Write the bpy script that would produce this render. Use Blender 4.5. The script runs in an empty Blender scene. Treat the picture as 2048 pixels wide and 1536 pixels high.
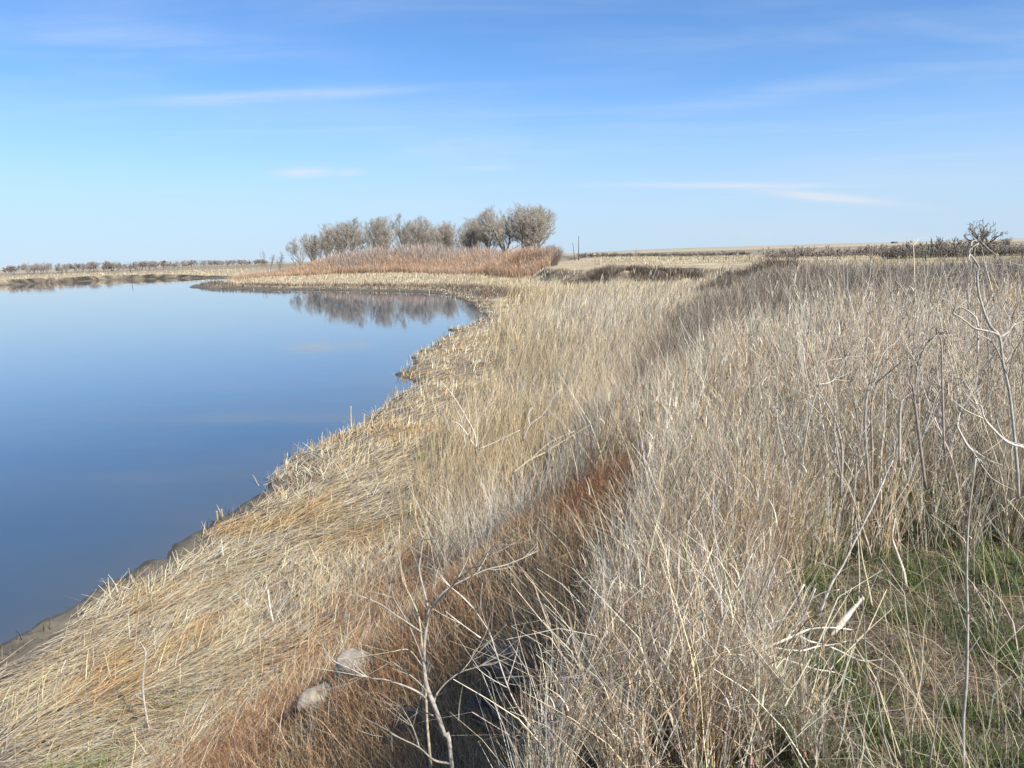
import bpy, math, random
import numpy as np
from mathutils import Vector, Matrix

# ------------------------------------------------------------------ camera, sky, sun, exposure
scene = bpy.context.scene
COL = scene.collection
F, PITCH, ROLL, CZ = 1577.0, math.radians(9.22), math.radians(-1.55), 4.5
cam_d = bpy.data.cameras.new('camera')
cam = bpy.data.objects.new('camera', cam_d)
COL.objects.link(cam)
cam_d.sensor_width = 36.0
cam_d.lens = 36.0 * F / 2048.0
cam_d.clip_start = 0.05
cam_d.clip_end = 20000
MW = Matrix.Rotation(math.pi / 2 - PITCH, 4, 'X') @ Matrix.Rotation(ROLL, 4, 'Z')
cam.matrix_world = Matrix.Translation((0, 0, CZ)) @ MW
scene.camera = cam

SUN_EL, SUN_AZ = math.radians(42), math.radians(134)      # azimuth clockwise from the view direction (+Y)
sdir = Vector((math.sin(SUN_AZ) * math.cos(SUN_EL), math.cos(SUN_AZ) * math.cos(SUN_EL), math.sin(SUN_EL)))
sun_d = bpy.data.lights.new('sun', 'SUN')
sun_d.energy = 4.8
sun_d.angle = math.radians(0.5)
sun_d.color = (1.0, 0.94, 0.84)
sun = bpy.data.objects.new('sun', sun_d)
COL.objects.link(sun)
sun.rotation_euler = sdir.to_track_quat('Z', 'Y').to_euler()

world = bpy.data.worlds.new('World')
scene.world = world
world.use_nodes = True
wn, wl = world.node_tree.nodes, world.node_tree.links
wn.clear()
def N(nt, kind, **kw):
    n = nt.nodes.new(kind)
    for k, v in kw.items():
        if k in n.inputs.keys() if isinstance(k, str) else False:
            n.inputs[k].default_value = v
        else:
            setattr(n, k, v)
    return n
nt = world.node_tree
sky = N(nt, 'ShaderNodeTexSky', sky_type='NISHITA')
sky.sun_disc = False
sky.sun_elevation = SUN_EL
sky.sun_rotation = SUN_AZ
sky.altitude = 1200
sky.air_density = 1.0
sky.dust_density = 0.3
sky.ozone_density = 3.5
bg = N(nt, 'ShaderNodeBackground')
bg.inputs['Strength'].default_value = 0.090
out = N(nt, 'ShaderNodeOutputWorld')
# thin cirrus: direction projected on a high flat layer, streaky noise
geo = N(nt, 'ShaderNodeTexCoord')
sep = N(nt, 'ShaderNodeSeparateXYZ')
wl.new(geo.outputs['Generated'], sep.inputs[0])
zc = N(nt, 'ShaderNodeMath', operation='MAXIMUM'); zc.inputs[1].default_value = 0.03
wl.new(sep.outputs['Z'], zc.inputs[0])
def div(o):
    d = N(nt, 'ShaderNodeMath', operation='DIVIDE')
    wl.new(o, d.inputs[0]); wl.new(zc.outputs[0], d.inputs[1]); return d.outputs[0]
comb = N(nt, 'ShaderNodeCombineXYZ')
wl.new(div(sep.outputs['X']), comb.inputs[0]); wl.new(div(sep.outputs['Y']), comb.inputs[1])
def cloud(scale, rot, sc, lo, hi, loc=(0, 0, 0), det=6, src=None):
    mp = N(nt, 'ShaderNodeMapping')
    mp.inputs['Rotation'].default_value = (0, 0, rot)
    mp.inputs['Scale'].default_value = scale
    mp.inputs['Location'].default_value = loc
    wl.new(src or comb.outputs[0], mp.inputs[0])
    no = N(nt, 'ShaderNodeTexNoise')
    no.inputs['Scale'].default_value = sc
    no.inputs['Detail'].default_value = det
    no.inputs['Roughness'].default_value = 0.55
    no.inputs['Distortion'].default_value = 0.5
    wl.new(mp.outputs[0], no.inputs['Vector'])
    mr = N(nt, 'ShaderNodeMapRange')
    mr.interpolation_type = 'SMOOTHSTEP'
    mr.inputs[1].default_value = lo; mr.inputs[2].default_value = hi
    wl.new(no.outputs['Fac'], mr.inputs[0])
    return mr.outputs[0]
def mth(op, a, b):
    m = N(nt, 'ShaderNodeMath', operation=op)
    for i, v in enumerate((a, b)):
        if isinstance(v, (int, float)): m.inputs[i].default_value = v
        else: wl.new(v, m.inputs[i])
    return m.outputs[0]
c1 = cloud((0.35, 1.6, 1), math.radians(12), 0.9, 0.42, 0.85)
c2 = cloud((0.10, 0.35, 1), math.radians(-8), 0.8, 0.60, 0.85, (3.1, 1.7, 0))
c3 = cloud((0.5, 0.5, 1), 0.3, 0.45, 0.40, 0.62, (7.0, 2.0, 0), 3)
cm = mth('MULTIPLY', c1, c3)
cs = mth('ADD', mth('MULTIPLY', cm, 0.16), mth('MULTIPLY', c2, 0.30))
# a broad milky veil low over the horizon
veil = N(nt, 'ShaderNodeMapRange'); veil.interpolation_type = 'SMOOTHSTEP'
veil.inputs[1].default_value = 0.22; veil.inputs[2].default_value = 0.0
veil.inputs[3].default_value = 0.0; veil.inputs[4].default_value = 0.85
wl.new(sep.outputs['Z'], veil.inputs[0])
ycl = mth('MAXIMUM', sep.outputs['Y'], 0.05)
uu, vv = mth('DIVIDE', sep.outputs['X'], ycl), mth('DIVIDE', sep.outputs['Z'], ycl)
cuv = N(nt, 'ShaderNodeCombineXYZ'); wl.new(uu, cuv.inputs[0]); wl.new(vv, cuv.inputs[1])
wn1 = cloud((3.0, 26.0, 1), 0.06, 2.2, 0.34, 0.70, (1, 5, 0), 9, cuv.outputs[0])
fib = cloud((1.5, 9.0, 1), 0.12, 1.3, 0.44, 0.80, (3, 2, 0), 9, cuv.outputs[0])
cs = mth('ADD', cs, mth('MULTIPLY', fib, .20))
# (u, v, tilt, half length, half thickness, strength) of the larger cirrus streaks
for (u0, v0, tl, ln, th, st) in [(-.28, .199, .02, .17, .006, .45), (-.25, .108, .02, .034, .0055, .75), (-.19, .107, .03, .014, .004, .6),
                                 (.27, .079, -.03, .12, .0035, .95), (.39, .062, -.12, .09, .005, .85), (-.02, .108, 0, .03, .003, .35),
                                 (-.06, .134, .05, .07, .009, .2), (.36, .19, .12, .18, .012, .18), (-.45, .27, -.1, .22, .02, .22), (.1, .36, -.2, .22, .03, .25), (.55, .36, .1, .25, .03, .22)]:
    du, dv = mth('SUBTRACT', uu, u0), mth('SUBTRACT', vv, v0)
    a_ = mth('ADD', mth('MULTIPLY', du, math.cos(tl) / ln), mth('MULTIPLY', dv, math.sin(tl) / ln))
    b_ = mth('ADD', mth('MULTIPLY', du, -math.sin(tl) / th), mth('MULTIPLY', dv, math.cos(tl) / th))
    q_ = mth('ADD', mth('MULTIPLY', a_, a_), mth('MULTIPLY', b_, b_))
    g_ = mth('MULTIPLY', mth('POWER', 2.718, mth('MULTIPLY', q_, -1)), st)
    cs = mth('ADD', cs, mth('MULTIPLY', g_, mth('ADD', mth('MULTIPLY', wn1, .8), .35)))
cs = mth('MINIMUM', cs, 0.75)
tint = N(nt, 'ShaderNodeMix', data_type='RGBA', blend_type='MULTIPLY')
tint.inputs['Factor'].default_value = 1.0
wl.new(sky.outputs[0], tint.inputs[6]); tint.inputs[7].default_value = (0.74, 0.99, 1.22, 1)
mx0 = N(nt, 'ShaderNodeMix', data_type='RGBA')
wl.new(veil.outputs[0], mx0.inputs['Factor']); wl.new(tint.outputs[2], mx0.inputs[6])
mx0.inputs[7].default_value = (3.75, 4.70, 5.95, 1)
mx = N(nt, 'ShaderNodeMix', data_type='RGBA')
wl.new(cs, mx.inputs['Factor']); wl.new(mx0.outputs[2], mx.inputs[6])
mx.inputs[7].default_value = (5.2, 5.6, 6.2, 1)
wl.new(mx.outputs[2], bg.inputs[0])
wl.new(bg.outputs[0], out.inputs[0])

scene.view_settings.view_transform = 'Standard'
scene.view_settings.look = 'None'
scene.view_settings.exposure = 0.7
scene.view_settings.gamma = 1.0
scene.render.engine = 'CYCLES'
scene.cycles.max_bounces = 5
scene.cycles.diffuse_bounces = 3
scene.cycles.glossy_bounces = 2
scene.cycles.transmission_bounces = 2

# ------------------------------------------------------------------ helpers
rng = np.random.default_rng(7)
random.seed(5)
M3 = np.array(MW.to_3x3())
def ray(px, py):
    return M3 @ np.array([(px - 1024) / F, -(py - 768) / F, -1.0])
def at(px, py, z):                       # photo pixel -> point on the level z
    d = ray(px, py); t = (z - CZ) / d[2]
    return np.array([d[0] * t, d[1] * t, z])
def aty(px, py, Y):                      # photo pixel -> point at the distance Y
    d = ray(px, py); t = Y / d[1]
    return np.array([d[0] * t, Y, CZ + d[2] * t])
def smooth(t):
    t = np.clip(t, 0, 1); return t * t * (3 - 2 * t)
def hashn(ix, iy, s):
    h = (ix.astype(np.int64) * 374761393 + iy.astype(np.int64) * 668265263 + s * 974634777) & 0x7fffffff
    h = ((h ^ (h >> 13)) * 1274126177) & 0x7fffffff
    return ((h ^ (h >> 16)) & 0xffff) / 65535.0
def vnoise(x, y, s=0):
    x0, y0 = np.floor(x), np.floor(y)
    fx, fy = x - x0, y - y0
    fx, fy = fx * fx * (3 - 2 * fx), fy * fy * (3 - 2 * fy)
    a, b = hashn(x0, y0, s), hashn(x0 + 1, y0, s)
    c, d = hashn(x0, y0 + 1, s), hashn(x0 + 1, y0 + 1, s)
    return (a + (b - a) * fx) * (1 - fy) + (c + (d - c) * fx) * fy
def fbm(x, y, s=0, o=4):
    r, a, t = 0, 1.0, 0
    for i in range(o):
        r = r + a * vnoise(x * 2 ** i + 17 * i, y * 2 ** i - 9 * i, s + i); t += a; a *= 0.55
    return r / t
def poly_sd(P, x, y):                    # signed distance, positive inside
    P = np.array(P, float); x = np.asarray(x, float); y = np.asarray(y, float)
    d2 = np.full(x.shape, 1e18); ins = np.zeros(x.shape, bool)
    for i in range(len(P)):
        ax, ay = P[i]; bx, by = P[(i + 1) % len(P)]
        ex, ey = bx - ax, by - ay
        t = np.clip(((x - ax) * ex + (y - ay) * ey) / (ex * ex + ey * ey), 0, 1)
        d2 = np.minimum(d2, (x - ax - t * ex) ** 2 + (y - ay - t * ey) ** 2)
        if ay != by:
            ins ^= ((ay > y) != (by > y)) & (x < ax + (y - ay) / (by - ay) * ex)
    return np.where(ins, 1, -1) * np.sqrt(d2)

def tag(o, label=None, cat=None, group=None, kind=None):
    if label: o['label'] = label
    if cat: o['category'] = cat
    if group: o['group'] = group
    if kind: o['kind'] = kind
    return o
def mesh_np(name, verts, faces_flat, sizes, cols=None, mat=None, parent=None, smooth_sh=False):
    me = bpy.data.meshes.new(name)
    nv, nf = len(verts), len(sizes)
    me.vertices.add(nv); me.vertices.foreach_set('co', np.asarray(verts, np.float32).ravel())
    me.loops.add(len(faces_flat)); me.loops.foreach_set('vertex_index', np.asarray(faces_flat, np.int32))
    me.polygons.add(nf)
    st = np.zeros(nf, np.int32); st[1:] = np.cumsum(sizes)[:-1]
    me.polygons.foreach_set('loop_start', st)
    me.polygons.foreach_set('loop_total', np.asarray(sizes, np.int32))
    if smooth_sh: me.polygons.foreach_set('use_smooth', np.ones(nf, bool))
    me.update(calc_edges=True)
    if cols is not None:
        a = me.color_attributes.new('Col', 'FLOAT_COLOR', 'POINT')
        c = np.ones((nv, 4), np.float32); c[:, :3] = cols
        a.data.foreach_set('color', c.ravel())
    if mat: me.materials.append(mat)
    o = bpy.data.objects.new(name, me); COL.objects.link(o)
    if parent: o.parent = parent
    return o
def empty(name, loc=(0, 0, 0), rz=0):
    o = bpy.data.objects.new(name, None); COL.objects.link(o)
    o.location = loc; o.rotation_euler = (0, 0, rz); o.empty_display_size = 0.2
    return o

def new_mat(name):
    m = bpy.data.materials.new(name); m.use_nodes = True
    m.node_tree.nodes.clear(); return m, m.node_tree
def foliage_mat(name, trans=0.25, rough=0.8, var=0.25, scale=40):
    m, t = new_mat(name)
    at_ = N(t, 'ShaderNodeAttribute'); at_.attribute_name = 'Col'
    tc = N(t, 'ShaderNodeTexCoord')
    no = N(t, 'ShaderNodeTexNoise'); no.inputs['Scale'].default_value = scale; no.inputs['Detail'].default_value = 3
    t.links.new(tc.outputs['Object'], no.inputs['Vector'])
    mr = N(t, 'ShaderNodeMapRange'); mr.inputs[1].default_value = .3; mr.inputs[2].default_value = .7
    mr.inputs[3].default_value = 1 - var; mr.inputs[4].default_value = 1 + var
    t.links.new(no.outputs['Fac'], mr.inputs[0])
    mu = N(t, 'ShaderNodeVectorMath', operation='SCALE')
    t.links.new(at_.outputs['Color'], mu.inputs[0]); t.links.new(mr.outputs[0], mu.inputs['Scale'])
    pb = N(t, 'ShaderNodeBsdfPrincipled'); pb.inputs['Roughness'].default_value = rough
    pb.inputs['Specular IOR Level'].default_value = 0.25
    t.links.new(mu.outputs[0], pb.inputs['Base Color'])
    o = N(t, 'ShaderNodeOutputMaterial')
    if trans > 0:
        tr = N(t, 'ShaderNodeBsdfTranslucent'); t.links.new(mu.outputs[0], tr.inputs[0])
        ms = N(t, 'ShaderNodeMixShader'); ms.inputs[0].default_value = trans
        t.links.new(pb.outputs[0], ms.inputs[1]); t.links.new(tr.outputs[0], ms.inputs[2])
        t.links.new(ms.outputs[0], o.inputs[0])
    else:
        t.links.new(pb.outputs[0], o.inputs[0])
    return m
M_grass = foliage_mat('dry_grass', 0.28)
M_twig = foliage_mat('twigs', 0.0, 0.85, 0.2, 12)
M_bark = foliage_mat('bark', 0.0, 0.9, 0.3, 60)

# ------------------------------------------------------------------ terrain shape
SHORE_PX = [(0,1285),(60,1252),(120,1225),(210,1172),(250,1160),(300,1120),(330,1118),(345,1092),(400,1065),(425,1043),
            (490,1000),(520,985),(545,955),(580,935),(590,912),(640,893),(700,870),(735,845),(760,815),(790,797),(820,778),
            (835,768),(822,762),(795,757),(798,745),(828,733),(826,712),(850,700),(880,687),(886,672),(905,668),(902,658),
            (930,655),(975,636),(960,622),(955,608),(928,602),(905,593),(880,588),(830,584),(780,583),(700,581),
            (600,580),(520,580),(450,578),(405,577),(378,575),(384,571),(420,566),(480,561),(520,558),(470,556),(400,556),(330,557),(260,559),
            (210,560),(160,563),(100,565),(60,568),(0,571)]
WATER = [(-8.0, -60), (-7.2, 0), (-6.7, 6)] + [tuple(at(px, py, 0)[:2]) for px, py in SHORE_PX] + [(-260, 190), (-500, 120), (-500, -60)]
CREST = [(-3, -6000), (-.9, -30), (-.5, -4), (-.15, 0), (0.08, 1.0), (.24, 2.2), (.55, 3.3), (1.15, 5), (2.0, 7), (4.2, 12.5),
         (7.6, 19.5), (10.5, 29), (13.8, 40), (17, 50), (20, 57), (27, 62), (29, 68), (25, 73), (22.5, 80), (26, 88), (25, 93), (20.5, 95),
         (17.0, 90), (13, 90), (11.5, 96), (9, 99), (9.5, 106), (7, 112), (6.0, 124), (9, 150), (12, 200), (40, 420), (300, 6000),
         (6500, 6000), (6500, -6000)]
def dS_(x, y):
    d = -poly_sd(WATER, x, y)
    r = np.hypot(x, y)
    n1 = (fbm(x * 1.3, y * 1.3, 3) - .5) * np.minimum(r * .03, .9)
    return d + n1 * np.exp(-np.abs(d) / 3)
def dC_(x, y):
    d = poly_sd(CREST, x, y)
    r = np.hypot(x, y)
    return d + (fbm(x * .35, y * .35, 11) - .5) * np.clip(r * .12 - .3, 0, 2.0) * np.exp(-np.abs(d) / 12)
def height(x, y, ds=None, dc=None):
    if ds is None: ds, dc = dS_(x, y), dC_(x, y)
    r = np.hypot(x, y)
    near = .07 * smooth(ds / .15) + .73 * smooth(ds / 8)
    far = .22 * smooth(ds / .8) + .25 * smooth((ds - 2) / 2.0) + .4 * smooth(ds / 30)
    wf = smooth((y - 75) / 30)
    zb = near * (1 - wf) + far * wf
    leftb = smooth((-x - 85) / 15) * smooth((y - 200) / 20)
    rag = fbm(x * .12, y * .12, 31)
    hl = .25 * smooth(ds / .5) + 1.15 * smooth((ds - .6 - 3.2 * rag) / .7) * (0.35 + .85 * smooth((-x - 95) / 35)) * (.6 + .6 * fbm(x * .05, y * .05, 33)) + .25 * smooth(ds / 60)
    zb = zb * (1 - leftb) + hl * leftb
    zb = np.where(ds < 0, -np.minimum(-ds * .25, 1.2), zb)
    zu = 2.9 - .35 * smooth((y - 18) / 40) - 1.0 * smooth((dc - 10) / 60)
    W = .95 + 3.1 * smooth((y - 2.6) / 3.2) - .8 * smooth((y - 40) / 30)
    t = smooth((dc + W) / W)
    z = zb + (zu - zb) * t
    az = np.degrees(np.arctan2(x, y))
    rise = smooth((r - 260) / 2700)
    zf = z + rise * (2 + 9.5 * smooth((az + 1) / 14)) 
    zf = zf + rise * smooth((az + 1) / 8) * (fbm(x * .0009, y * .0012, 77, 3) - .5) * 11
    n = (fbm(x * 1.7, y * 1.7, 5) - .5) * .12 * smooth(ds / 1.0) + (fbm(x * .3, y * .3, 9) - .5) * .25 * smooth(ds / 6)
    mud = ((fbm(x * 5, y * 5, 15) - .5) * .10 + (fbm(x * 14, y * 14, 19, 2) - .5) * .05) * smooth(ds / .25) * (1 - smooth((ds - 1) / 1.5))
    cut = (fbm(x * .9, y * .9, 25) - .5) * .5 * smooth((r - 60) / 40) * (t * (1 - t) * 4)
    return zf + n + mud + cut

def ground_at(px, py):
    """where the ray of a photo pixel meets the terrain"""
    d = ray(px, py); t = np.exp(np.linspace(math.log(1.2), math.log(600), 1500))
    x, y, z = d[0] * t, d[1] * t, CZ + d[2] * t
    below = z < height(x, y); i = int(np.argmax(below)) if below.any() else -1
    return np.array([x[i], y[i], z[i]])

# palette, linear base colours
def C(*c): return np.array(c, float)
STRAW, GOLD, PALE, GREY, BROWN, RUST = C(.61, .49, .295), C(.56, .42, .23), C(.76, .67, .49), C(.50, .455, .375), C(.31, .21, .125), C(.38, .205, .11)
MUD, SOIL, GREEN = C(.135, .118, .09), C(.165, .132, .095), C(.13, .18, .06)

def patch_c(x, y):                      # bare, trodden patch with green growth (right foreground)
    e = poly_sd([(.95, .5), (.8, 2.3), (1.0, 3.0), (1.45, 3.75), (2.1, 4.1), (3.2, 4.0), (4.2, 3.0), (4.4, -3), (1, -3)], x, y)
    return e + (fbm(x * 2, y * 2, 41) - .5) * .5

def build_ground():
    angs = np.radians(np.concatenate([np.arange(-48, 48, .16), np.arange(48, 312, 2.4)]))
    rad = np.concatenate([[0], np.exp(np.concatenate([np.arange(math.log(.35), math.log(6.5), .0175), np.arange(math.log(6.5), math.log(24), .008), np.arange(math.log(24), math.log(80), .0125), np.arange(math.log(80), math.log(320), .0055), np.arange(math.log(320), math.log(7000), .02)]))])
    A, Rr = np.meshgrid(angs, rad)
    x, y = Rr * np.sin(A), Rr * np.cos(A)
    sh = x.shape; xf, yf = x.ravel(), y.ravel()
    ds, dc = dS_(xf, yf), dC_(xf, yf)
    z = height(xf, yf, ds, dc)
    r = np.hypot(xf, yf)
    n = fbm(xf * .6, yf * .6, 51); nb = fbm(xf * .05, yf * .05, 52)
    def mixc(a, b, t): return a * (1 - t[:, None]) + b * t[:, None]
    c = np.tile(C(.21, .165, .11), (len(xf), 1))
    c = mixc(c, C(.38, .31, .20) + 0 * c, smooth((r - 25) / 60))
    pc = patch_c(xf, yf)
    c = mixc(c, SOIL + 0 * c, smooth(pc / .3) * (r < 9))
    # steep bank faces: dark soil, plus painted shade in the near hollow
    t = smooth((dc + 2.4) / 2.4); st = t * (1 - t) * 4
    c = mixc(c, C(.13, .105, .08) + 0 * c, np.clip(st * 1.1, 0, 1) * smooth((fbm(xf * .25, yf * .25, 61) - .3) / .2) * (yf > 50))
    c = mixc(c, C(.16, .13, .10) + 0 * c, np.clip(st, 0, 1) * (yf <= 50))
    c = mixc(c, C(.085, .068, .05) + 0 * c, smooth((dc + 1.6) / .4) * (dc < .05) * (r < 5.2))  # hollow under the near bank edge: soil colour darkened to deepen its shadow
    # pasture bands beyond the brush
    pas = smooth((dc - 8) / 6) * smooth((r - 45) / 20)
    pc1 = mixc(C(.29, .225, .15) + 0 * c, C(.42, .36, .23) + 0 * c, smooth((nb - .35) / .3))
    gr = np.exp(-((r - 165 - 15 * nb) / 22) ** 2) * smooth((np.degrees(np.arctan2(xf, yf)) - 12) / 8)
    pc1 = mixc(pc1, C(.17, .19, .075) + 0 * c, .8 * gr)
    c = mixc(c, pc1, pas)
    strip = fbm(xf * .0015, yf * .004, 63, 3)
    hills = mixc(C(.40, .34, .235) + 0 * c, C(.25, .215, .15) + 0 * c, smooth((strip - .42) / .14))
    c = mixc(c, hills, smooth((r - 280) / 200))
    # mud, and painted shade on the far bank faces
    mw = .45 + .6 * n + 1.6 * smooth((yf - 60) / 40)
    mt = 1 - smooth((ds - mw) / (.3 + .6 * smooth((yf - 60) / 40)))
    mt = np.where((xf < -80) & (yf > 190), (1 - smooth((ds - 3.4) / .6)) * (.75 + .25 * smooth((fbm(xf * .5, yf * .5, 69) - .45) / .1)), mt)
    cutb_shade = smooth((yf - 84) / 3) * (1 - smooth((yf - 112) / 6)) * (dc > -2.3) * (dc < .1) * smooth((xf - 12.5 - 3 * fbm(xf * .6, yf * .6, 66)) / 1.2) * smooth((23 - xf) / 1.5) * smooth((fbm(xf * .35, yf * .35, 67) - .28) / .12)
    c = mixc(c, C(.085, .066, .052) + 0 * c, np.clip(cutb_shade, 0, 1))  # cut bank face: its shade is painted into the soil colour
    c = mixc(c, MUD + 0 * c, np.clip(mt, 0, 1))
    notch_shade = ((xf < -80) & (yf > 190) & (ds > 1) & (ds < 4.2)) * smooth((fbm(xf * .28, yf * .28, 68) - .42) / .12)
    c = c * (1 - .6 * notch_shade[:, None])  # shadowed undercuts of the far left bank painted as dark notches
    wet = 1 - smooth(ds / .25)
    c = c * (1 - .45 * wet[:, None])
    nr, na = sh
    i = np.arange(nr - 1)[:, None]; j = np.arange(na)[None, :]; j2 = (j + 1) % na
    q = np.stack([i * na + j, i * na + j2, (i + 1) * na + j2, (i + 1) * na + j], -1).reshape(-1, 4)
    q = q[:, ::-1]
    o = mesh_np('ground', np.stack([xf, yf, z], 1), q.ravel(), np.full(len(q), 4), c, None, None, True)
    m, t_ = new_mat('ground')
    a_ = N(t_, 'ShaderNodeAttribute'); a_.attribute_name = 'Col'
    tc = N(t_, 'ShaderNodeTexCoord')
    n1 = N(t_, 'ShaderNodeTexNoise'); n1.inputs['Scale'].default_value = 9; n1.inputs['Detail'].default_value = 8; n1.inputs['Roughness'].default_value = .7
    n2 = N(t_, 'ShaderNodeTexNoise'); n2.inputs['Scale'].default_value = .35; n2.inputs['Detail'].default_value = 6
    for nn in (n1, n2): t_.links.new(tc.outputs['Object'], nn.inputs['Vector'])
    mm = N(t_, 'ShaderNodeMath', operation='MULTIPLY'); t_.links.new(n1.outputs['Fac'], mm.inputs[0]); t_.links.new(n2.outputs['Fac'], mm.inputs[1])
    mr = N(t_, 'ShaderNodeMapRange'); mr.inputs[1].default_value = .12; mr.inputs[2].default_value = .38
    mr.inputs[3].default_value = .6; mr.inputs[4].default_value = 1.35
    t_.links.new(mm.outputs[0], mr.inputs[0])
    sc_ = N(t_, 'ShaderNodeVectorMath', operation='SCALE')
    t_.links.new(a_.outputs['Color'], sc_.inputs[0]); t_.links.new(mr.outputs[0], sc_.inputs['Scale'])
    bp = N(t_, 'ShaderNodeBump'); bp.inputs['Strength'].default_value = .6; bp.inputs['Distance'].default_value = .04
    t_.links.new(n1.outputs['Fac'], bp.inputs['Height'])
    pb = N(t_, 'ShaderNodeBsdfPrincipled'); pb.inputs['Roughness'].default_value = .9
    pb.inputs['Specular IOR Level'].default_value = .2
    t_.links.new(sc_.outputs[0], pb.inputs['Base Color']); t_.links.new(bp.outputs[0], pb.inputs['Normal'])
    oo = N(t_, 'ShaderNodeOutputMaterial'); t_.links.new(pb.outputs[0], oo.inputs[0])
    o.data.materials.append(m)
    tag(o, kind='structure')
build_ground()

def build_water():
    angs = np.radians(np.concatenate([np.arange(-50, 14, .4), np.arange(14, 310, 8)]))
    rad = np.concatenate([[0, 3], np.exp(np.arange(math.log(6), math.log(330), .02)), [600]])
    A, Rr = np.meshgrid(angs, rad); x, y = (Rr * np.sin(A)).ravel(), (Rr * np.cos(A)).ravel()
    d = np.minimum(dS_(x, y), 0)
    t_ = .6 * (np.exp(d / .9) * (.6 + .5 * fbm(x * .6, y * .6, 151)))[:, None].clip(0, 1)
    deep = C(.048, .076, .112) * (.85 + .3 * fbm(x * .05, y * .12, 153))[:, None]
    c = deep * (1 - t_) + C(.10, .10, .085) * t_
    nr, na = A.shape
    i = np.arange(nr - 1)[:, None]; j = np.arange(na)[None, :]; j2 = (j + 1) % na
    q = np.stack([i * na + j, i * na + j2, (i + 1) * na + j2, (i + 1) * na + j], -1).reshape(-1, 4)[:, ::-1]
    o = mesh_np('water', np.stack([x, y, 0 * x], 1), q.ravel(), np.full(len(q), 4), c)
    m, t = new_mat('water')
    tc = N(t, 'ShaderNodeTexCoord')
    mp = N(t, 'ShaderNodeMapping'); mp.inputs['Scale'].default_value = (.5, 1, 1)
    t.links.new(tc.outputs['Object'], mp.inputs[0])
    n1 = N(t, 'ShaderNodeTexNoise'); n1.inputs['Scale'].default_value = 1.1; n1.inputs['Detail'].default_value = 4
    t.links.new(mp.outputs[0], n1.inputs['Vector'])
    n2 = N(t, 'ShaderNodeTexNoise'); n2.inputs['Scale'].default_value = .06; n2.inputs['Detail'].default_value = 4
    t.links.new(mp.outputs[0], n2.inputs['Vector'])
    bp = N(t, 'ShaderNodeBump'); bp.inputs['Strength'].default_value = .07; bp.inputs['Distance'].default_value = .03
    t.links.new(n1.outputs['Fac'], bp.inputs['Height'])
    cr = N(t, 'ShaderNodeAttribute'); cr.attribute_name = 'Col'
    n2.inputs['Scale'].default_value = .09
    rr_ = N(t, 'ShaderNodeMapRange'); rr_.inputs[1].default_value = .42; rr_.inputs[2].default_value = .68
    rr_.inputs[3].default_value = .012; rr_.inputs[4].default_value = .035
    t.links.new(n2.outputs['Fac'], rr_.inputs[0])
    pb = N(t, 'ShaderNodeBsdfPrincipled'); pb.inputs['Roughness'].default_value = .018; pb.inputs['IOR'].default_value = 1.36
    pb.inputs['Specular IOR Level'].default_value = .55
    t.links.new(rr_.outputs[0], pb.inputs['Roughness'])
    t.links.new(cr.outputs['Color'], pb.inputs['Base Color']); t.links.new(bp.outputs[0], pb.inputs['Normal'])
    o_ = N(t, 'ShaderNodeOutputMaterial'); t.links.new(pb.outputs[0], o_.inputs[0])
    o.data.materials.append(m)
    tag(o, kind='structure')
build_water()

# ------------------------------------------------------------------ blades
def blades(name, base, h, w, lean, bend, col, tipcol=None, segs=3, label=None, cat=None, mat=None, kind='stuff', parent=None, taper=.85, kink=0):
    """base (n,3), h lengths, w widths, lean (n,2) horizontal offset of the tip as a share of the length, bend = share gained late"""
    n = len(base)
    if n == 0: return None
    th = rng.uniform(0, 2 * math.pi, n)
    side = np.stack([np.cos(th), np.sin(th), np.zeros(n)], 1) * (w / 2)[:, None]
    V, Cc = [], []
    tipcol = col if tipcol is None else tipcol
    for k in range(segs + 1):
        s = k / segs
        hor = lean * ((1 - bend) * s + bend * s ** 2.4)[:, None] * h[:, None] if np.ndim(bend) else lean * ((1 - bend) * s + bend * s ** 2.4) * h[:, None]
        l2 = np.minimum((lean ** 2).sum(1), .9995)
        zz = h * s * np.sqrt(1 - l2 * np.where(l2 > .85, 1, s * .9))
        p = base.copy(); p[:, 0] += hor[:, 0]; p[:, 1] += hor[:, 1]; p[:, 2] += zz
        if kink and 0 < k < segs:
            p += rng.normal(0, kink, (n, 3)) * h[:, None]
        ww = 1 - taper * s ** 1.5
        V += [p - side * ww, p + side * ww]
        cc = col * (1 - s) + tipcol * s
        Cc += [cc, cc]
    V = np.stack(V, 1); Cc = np.stack(Cc, 1)
    m = 2 * (segs + 1)
    f = []
    for k in range(segs): f.append([2 * k, 2 * k + 1, 2 * k + 3, 2 * k + 2])
    f = np.array(f)
    Fc = (f[None] + (np.arange(n) * m)[:, None, None]).reshape(-1)
    o = mesh_np(name, V.reshape(-1, 3), Fc, np.full(n * segs, 4), Cc.reshape(-1, 3), mat or M_grass, parent)
    if label or kind: tag(o, label, cat, None, kind)
    return o
def polar(n, r0, r1, a0=-40, a1=42, p=0.0):
    """p = 0: as many per step of log distance; p > 0 favours the near side"""
    u = rng.uniform(0, 1, n)
    if p == 0: r = r0 * (r1 / r0) ** u
    else: r = (r0 ** -p + u * (r1 ** -p - r0 ** -p)) ** (-1 / p)
    a = np.radians(rng.uniform(a0, a1, n))
    return r * np.sin(a), r * np.cos(a)
def pick(pal, wts, n, jit=.27):
    pal = np.array(pal); wts = np.array(wts, float); wts /= wts.sum()
    c = pal[rng.choice(len(pal), n, p=wts)]
    return np.clip(c * rng.normal(1, jit, (n, 1)) * rng.normal(1, .04, (n, 3)), .01, .85)
def wid(r, px=.75, mn=.0028): return np.maximum(mn, r * px / 788.0)
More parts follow.
